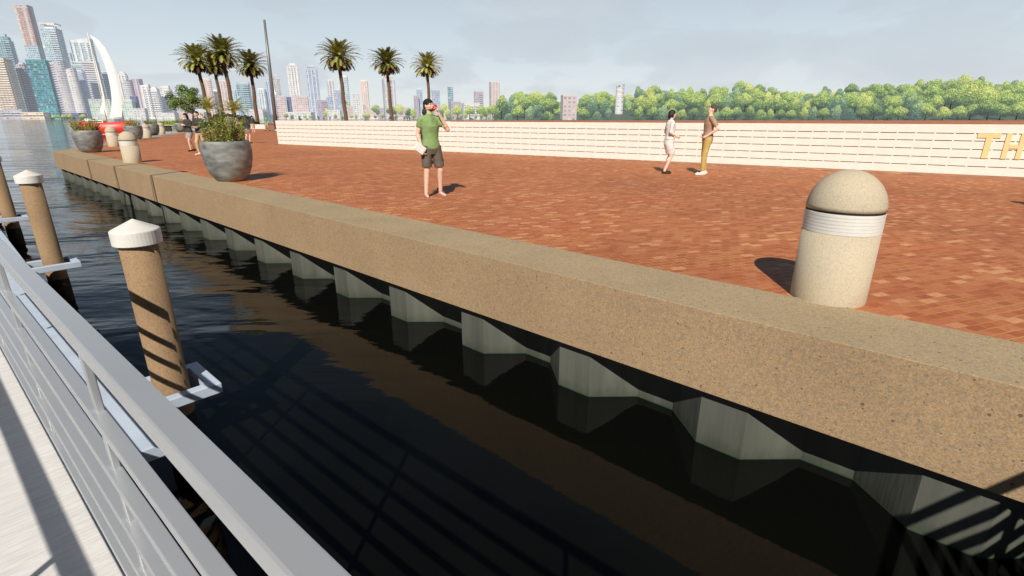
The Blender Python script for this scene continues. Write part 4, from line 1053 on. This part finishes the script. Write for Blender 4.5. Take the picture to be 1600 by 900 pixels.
    if bands:
        a = MB(); k = 2
        while k*3.3 < hb-2:
            a.box((wd*(.5-bands/2), -dp/2-.7, k*3.3), (wd*bands, 1.6, .9)); a.box((wd/2+.7, 0, k*3.3), (1.6, dp*.8, .9)); k += 1
        a.build('balcony', tr, e)
    if fins:
        a = MB()
        for i in range(fins):
            x = -wd/2+wd*(i+.5)/fins; a.box((x, -dp/2-.5, hb/2), (wd*.16/fins*2, 1.4, hb))
        a.build('fin', tr, e)
    a = MB(); a.box((0, 0, hb+.2), (wd*1.02, dp*1.02, 1.0)) if crown not in ('wedge',) and not slope else a.box((0,0,1.5), (wd*1.15, dp*1.15, 3)); a.build('parapet' if crown != 'wedge' else 'podium', tr, e)
    return e
Y = 900
T = [
 (35.5,9,21,960,'brown','tallest tower, brown banded top over blue lower floors','flat',.0,dict(split=(.66,'blue'),yaw=R(14))),
 (78,38,23,950,'blue','blue and white tower just right of the tallest one','frame',.5,dict(yaw=R(12))),
 (2,53,24,900,'dteal','dark teal tower at the left edge, behind the cream block','step',.4,dict(yaw=R(25))),
 (-2,92,27,850,'cream','cream apartment block at the left edge of the skyline','flat',.9,dict(yaw=R(12))),
 (33,98,15,880,'dark','dark mauve slab with white window bands between cream and turquoise buildings','step',.5,{}),
 (60,95,31,840,'teal','bright turquoise glass tower near the shore','flat',.0,dict(yaw=R(20))),
 (80.5,98,11,845,'grey','narrow pale strip tower against the right side of the turquoise one','flat',.8,{}),
 (92,96,21,835,'grey','grey banded tower with rounded top right of the turquoise one','round',0,{}),
 (110,106,17,838,'white','white curved apartment tower left of the sailing boat mast','round',0,{}),
 (105,83,11,1000,'glass','pale misty glass tower rising behind the curved white one','flat',0,{}),
 (68,71,11,1040,'glass','faint pale green tower seen in the gap right of the tallest tower','box',0,{}),
 (126,60,30,980,'glass','greenish glass tower with white slanted crown','wedge',.3,dict(fins=3)),
 (121,97,17,900,'blue','short blue-white tower below the slanted crown tower','frame',0,{}),
 (124,109,12,870,'steel','slate blue narrow tower with white top beside the boat mast','box',.3,{}),
 (140,97,22,900,'grey','wide grey ribbed tower behind the jib sail','flat',.9,{}),
 (152,120,12,920,'white','white tower seen between mast and jib','box',.5,{}),
 (166,112,13,930,'blue','blue tower framed between the two sails','frame',0,{}),
 (178,120,14,950,'grey','grey tower mostly behind the main sail','box',.5,{}),
 (190,112,15,940,'white','white tower with stepped crown right of the main sail','step',.3,dict(fins=3)),
 (197,125,17,890,'grey','grey-white banded tower at the foot of the stepped one','round',0,{}),
 (211.5,124,16,900,'mauve','mauve framed tower standing above a navy block','flat',0,dict(fins=2)),
 (209,151,10,850,'navy','small navy block in front of the mauve tower','flat',0,{}),
 (226,132,14,900,'white','white gridded tower with wedge roof, left of a twin','wedge',.6,dict(fins=2)),
 (240,136,13,905,'white','white twin tower with balconies right of the wedge-roofed one','step',.8,{}),
 (257,134,15,930,'white','white tower half behind the round green tree','wedge',.6,{}),
 (247,148,9,960,'glass','low misty tower between the white twins and the next','box',0,{}),
 (272,141,14,940,'grey','grey tower behind the crown of the round green tree','box',.5,{}),
 (288,150,14,930,'pink','pink block behind the round green tree','box',0,{}),
 (322,122,14,950,'peach','peach tower between the first two palm trunks','box',.4,{}),
 (350,125,14,950,'pink','pink and white tower behind the middle palm trunk','box',.4,dict(fins=3)),
 (335,140,12,980,'white','white tower between palm trunks','box',.4,{}),
 (364,141,9,940,'glass','narrow pale tower left of the blue-green one','flat',0,{}),
 (379,129,20,900,'dteal','blue-green and white tower left of the rightmost clump palm','frame',.5,dict(yaw=R(15))),
 (408,138,13,960,'glass','faint tower right of the rightmost clump palm','box',0,dict(fins=3)),
 (418,122,12,970,'steel','blue-grey tower left of the tall grey pole','step',.3,dict(fins=3)),
 (430,116,12,960,'grey','grey tower directly behind the tall grey pole','step',.5,{}),
 (456,99,21,980,'white','tall white tower with vertical ribs, left one of the pair right of the pole','step',0,dict(fins=4)),
 (486,102,19,985,'steel','tall blue-grey ribbed tower, right one of the pair right of the pole','step',0,dict(fins=3)),
 (439,151,14,880,'pink','pink block at the foot of the tall grey pole','flat',0,{}),
 (451,152,8,890,'navy','navy block between two pink blocks','flat',0,{}),
 (469.5,151,26,870,'pink','wide pink block below the ribbed white tower','flat',0,{}),
 (503,157,17,875,'mauve','low mauve block left of the first palm behind the wall','flat',.6,{}),
 (515.5,124,12,980,'grey','misty grey tower left of the first palm trunk behind the wall','box',0,dict(fins=2)),
 (527,139,10,970,'steel','misty blue tower directly left of the first palm trunk','box',0,{}),
 (538,118,10,1000,'glass','pale slim tower behind the first palm trunk','box',0,{}),
 (514,151,10,930,'steel','short steel-blue tower in front of the misty grey one','flat',0,{}),
 (556,147,11,950,'white','short white tower beside a taller chequered one','flat',0,{}),
 (568,125,14,960,'peach','chequered pale tower between first and second palms behind the wall','box',0,dict(fins=4)),
 (606,119,22,960,'grey','tall paired tower behind the second palm trunk','step',0,dict(fins=3)),
 (655,138,10,940,'steel','blue tower with rounded top left of the head of the man in green','box',0,{}),
 (650,150,8,930,'mauve','small mauve block left of the blue tower','flat',0,{}),
 (680.5,141,14,940,'steel','wide blue-grey tower right of the head of the man in green','flat',0,{}),
 (703.5,136,9,930,'dteal','slim blue-green tower over low white blocks','flat',0,{}),
 (711,160,18,860,'mauve','low mauve block right of the slim blue-green tower','flat',0,{}),
 (735,162,30,870,'white','low long white block in front of a mauve tower','flat',.7,{}),
 (747.5,142,15,920,'mauve','shorter of two mauve towers left of the wood','box',.4,{}),
 (772.5,129,17,900,'pink','taller mauve-pink slab tower at the left end of the wood','flat',0,dict(fins=3)),
 (889,150,24,415,'pink','square pinkish block standing alone among the trees','flat',0,dict(yaw=R(6))),
 (969.5,131,17,440,'white','white rounded high-rise standing alone above the trees','round',0,{}),
 (158,156,34,840,'pgreen','low green-glass block behind the red boat','flat',0,{}),
 (199,156,18,835,'pgreen','low pale green block right of the main sail','frame',0,{}),
 (219,170,18,825,'white','low white hall on the shore right of the sails','flat',0,{}),
 (20,172,36,822,'grey','low long grey building on the shore at the far left','flat',.9,{}),
 (58,176,34,824,'cream','low cream building on the shore below the turquoise tower','flat',.9,{}),
 (116,177,26,824,'navy','low dark shed on the shore left of the boat','flat',0,{}),
 (545,165,14,840,'pink','low red-roofed block right of the first palm trunk','wedge',0,{}),
 (522,173,22,838,'white','low white terrace left of the first palm trunk','flat',0,{}),
 (577,164,22,838,'peach','low peach building with sloping roof between two palms','flat',0,dict(slope=-.6)),
 (593,169,16,842,'mauve','low mauve building beside the sloping-roofed one','flat',0,{}),
 (628,168,24,845,'pink','low pink building right of the second palm trunk','wedge',0,{}),
 (400,172,24,846,'white','low white shore building behind the green-shirted walker','flat',0,{}),
 (305,176,40,835,'pink','low pink shore building behind the walking couple','flat',0,{}),
 (262,177,30,832,'white','low white shore building left of the walking couple','flat',0,{}),
 (350,178,36,840,'peach','low peach shore building behind the palms','flat',0,{}),
 (470,176,40,842,'white','low white shore building above the left end of the wall','flat',0,{}),
 (690,174,28,842,'cream','low cream shore building right of the drinking man','flat',0,{}),
]
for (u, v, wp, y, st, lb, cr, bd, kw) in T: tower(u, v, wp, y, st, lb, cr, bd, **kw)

# far shore
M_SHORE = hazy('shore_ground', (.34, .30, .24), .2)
mb = MB(); mb.add([(-1500, 806, WATER+.1), (60, 806, WATER+.1), (60, 1600, WATER+.4), (-1500, 1600, WATER+.4), (-1500, 806, WATER-1), (60, 806, WATER-1)], [(0,1,2,3), (4,5,1,0)])
tag(mb.build('far_shore', M_SHORE), kind='structure')
# wooded bank on the right: rising ground
PROF = [(760,170),(785,156),(800,152),(850,151),(900,154),(940,148),(962,140),(1000,141),(1050,145),(1100,142),(1145,135),(1200,145),(1250,150),(1280,146),(1330,140),(1370,139),(1430,136),(1500,131),(1560,134),(1600,142),(1700,138),(1800,136)]
def prof(u):
    for (a, va), (b, vb) in zip(PROF, PROF[1:]):
        if a <= u <= b: return va+(vb-va)*(u-a)/(b-a)
    return PROF[0][1] if u < PROF[0][0] else PROF[-1][1]
y0, y1 = 400, 560
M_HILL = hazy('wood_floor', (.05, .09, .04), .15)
mb = MB(); us = list(range(780, 1960, 20)); vs = []; nr = 5
def hill_z(u, q):
    y = y0+(y1-y0)*q; th = 10.5+2.5*max(0, min(1, (u-1200)/400))
    zt = depth(u, prof(u), y1).z-th
    return WATER+.3+max(0, zt-WATER)*q**.9
for u in us:
    for j in range(nr):
        q = j/(nr-1); y = y0+(y1-y0)*q; x = (u-800)/ray(u, 186)[1]*y; vs.append((x, y, hill_z(u, q)))
mb.add(vs, [(i*nr+j, (i+1)*nr+j, (i+1)*nr+j+1, i*nr+j+1) for i in range(len(us)-1) for j in range(nr-1)], True)
tag(mb.build('hill', M_HILL), kind='structure')

def wood_tree_mesh(kind, seed):
    rn = random.Random(seed); cr = MB(); tk = MB()
    if kind == 'round':
        lobes = [(V(0,0,7.6), (4.3,4.3,3.8), 1.5)]+[(V(math.cos(t)*2.9, math.sin(t)*2.9, rn.uniform(5.6, 8.6)), (2.1,2.1,1.9), .5) for t in [k*1.05 for k in range(6)]]+[(V(rn.uniform(-1,1),rn.uniform(-1,1),10.3), (2.2,2.2,1.7), .5)]
    elif kind == 'tall':
        lobes = [(V(rn.uniform(-.7,.7), rn.uniform(-.7,.7), z), (r_,r_,2.1), .6) for z, r_ in ((3.6,3.1),(5.6,3.4),(7.6,3.2),(9.4,2.6),(10.6,1.7))]+[(V(math.cos(t)*2, math.sin(t)*2, rn.uniform(4,9)), (1.5,1.5,1.6), .3) for t in (0, 1.3, 2.6, 4, 5.2)]
    else:
        lobes = [(V(rn.uniform(-2,2), rn.uniform(-2,2), rn.uniform(2,8)), (rn.uniform(1.7,2.8),)*3, .6) for _ in range(9)]
    blob_tree(cr, lobes, 620, .62, rn)
    tk.tube([(0,0,-1), (.1,0,3), (0,.1,7)], [.35, .28, .12], 6)
    return cr.mesh('crown'), tk.mesh('trunk')
WT = []
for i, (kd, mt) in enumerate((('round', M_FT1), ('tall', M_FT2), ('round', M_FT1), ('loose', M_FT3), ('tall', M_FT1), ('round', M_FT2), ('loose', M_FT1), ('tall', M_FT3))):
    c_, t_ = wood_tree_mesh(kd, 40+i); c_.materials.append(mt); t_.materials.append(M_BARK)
    lb = {('round', 0): 'round-crowned green tree', ('tall', 1): 'tall pale yellow-green tree', ('round', 2): 'broad round-crowned green tree', ('loose', 3): 'bluish loose-crowned tree', ('tall', 4): 'tall mid-green tree', ('round', 5): 'round pale yellow-green tree', ('loose', 6): 'loose mid-green tree', ('tall', 7): 'tall bluish-green tree'}[(kd, i)]
    WT.append((c_, t_, lb))
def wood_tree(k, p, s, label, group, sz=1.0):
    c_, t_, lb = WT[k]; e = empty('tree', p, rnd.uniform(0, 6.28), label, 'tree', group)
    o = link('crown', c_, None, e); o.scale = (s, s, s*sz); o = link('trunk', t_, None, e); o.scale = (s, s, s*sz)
ROWN = ['at the foot of the wood', 'low on the wooded bank', 'just below the middle of the wooded bank', 'halfway up the wooded bank', 'high on the wooded bank', 'on the skyline of the wood']
cnt = 0
for row, q in enumerate((0, .16, .34, .54, .77, 1.0)):
    u = 778+row*7
    while u < 1650:
        big = 1+.55*max(0, min(1, (u-1250)/350)); step = (17 if row == 0 else 17.5)*big
        uu = u+rnd.uniform(-4, 4)
        y = y0+(y1-y0)*q+rnd.uniform(-8, 8); x = (uu-800)/ray(uu, 186)[1]*y
        k = rnd.choices(range(8), (5, 2.2, 4, 2, 3, 1.6, 3, 2))[0]
        if uu > 1350: k = rnd.choices(range(8), (7, 1.5, 6, 1, 1.5, 2, 2, 1))[0]
        s = rnd.uniform(1.0, 1.45)*(big**.75)
        if row == 0: s *= .8; z0_ = -2.2
        if not (870 < uu < 908 and row < 2) and not (955 < uu < 986 and row < 3):
            z = hill_z(min(max(uu, 780), 1900), q)
            if row >= 2 and (864 < uu < 912 or 950 < uu < 990): z -= 6; y += 20
            part_ = 'near the lone tower' if uu < 1060 else 'behind the standing pair' if uu < 1250 else 'above the domed bollard' if uu < 1420 else 'above the yellow letters'
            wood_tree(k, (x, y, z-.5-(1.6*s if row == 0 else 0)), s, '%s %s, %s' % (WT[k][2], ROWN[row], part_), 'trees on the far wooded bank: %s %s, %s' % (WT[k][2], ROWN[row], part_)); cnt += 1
        u += step
# trees along the city shore
for i in range(58):
    if i < 34: u = 435+i*10.2+rnd.uniform(-3, 3); y = rnd.uniform(809, 825); s = rnd.uniform(.45, .8); lb = 'low shore tree in front of the city, behind the white wall'
    elif i < 50: u = [512, 546, 588, 592, 625, 640, 646, 695, 688, 715, 734, 752, 760, 700, 612, 770][i-34]; y = rnd.uniform(828, 850); s = rnd.uniform(1.3, 1.9); lb = 'bigger pale green tree among the low city buildings'
    else: u = [84, 88, 93, 100, 104, 111, 128, 132][i-50]; y = 810; s = rnd.uniform(.5, .75); lb = 'yellowish shore tree below the grey banded tower'
    x = (u-800)/ray(u, 186)[1]*y
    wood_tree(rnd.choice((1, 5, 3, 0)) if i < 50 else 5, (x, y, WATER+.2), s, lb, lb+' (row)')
# pale sheds and boats reading as quay clutter along the city waterfront
M_RS = hazy('red_shed', (.5, .16, .14), .25)
print('wood trees', cnt, 'objects', len(bpy.data.objects))
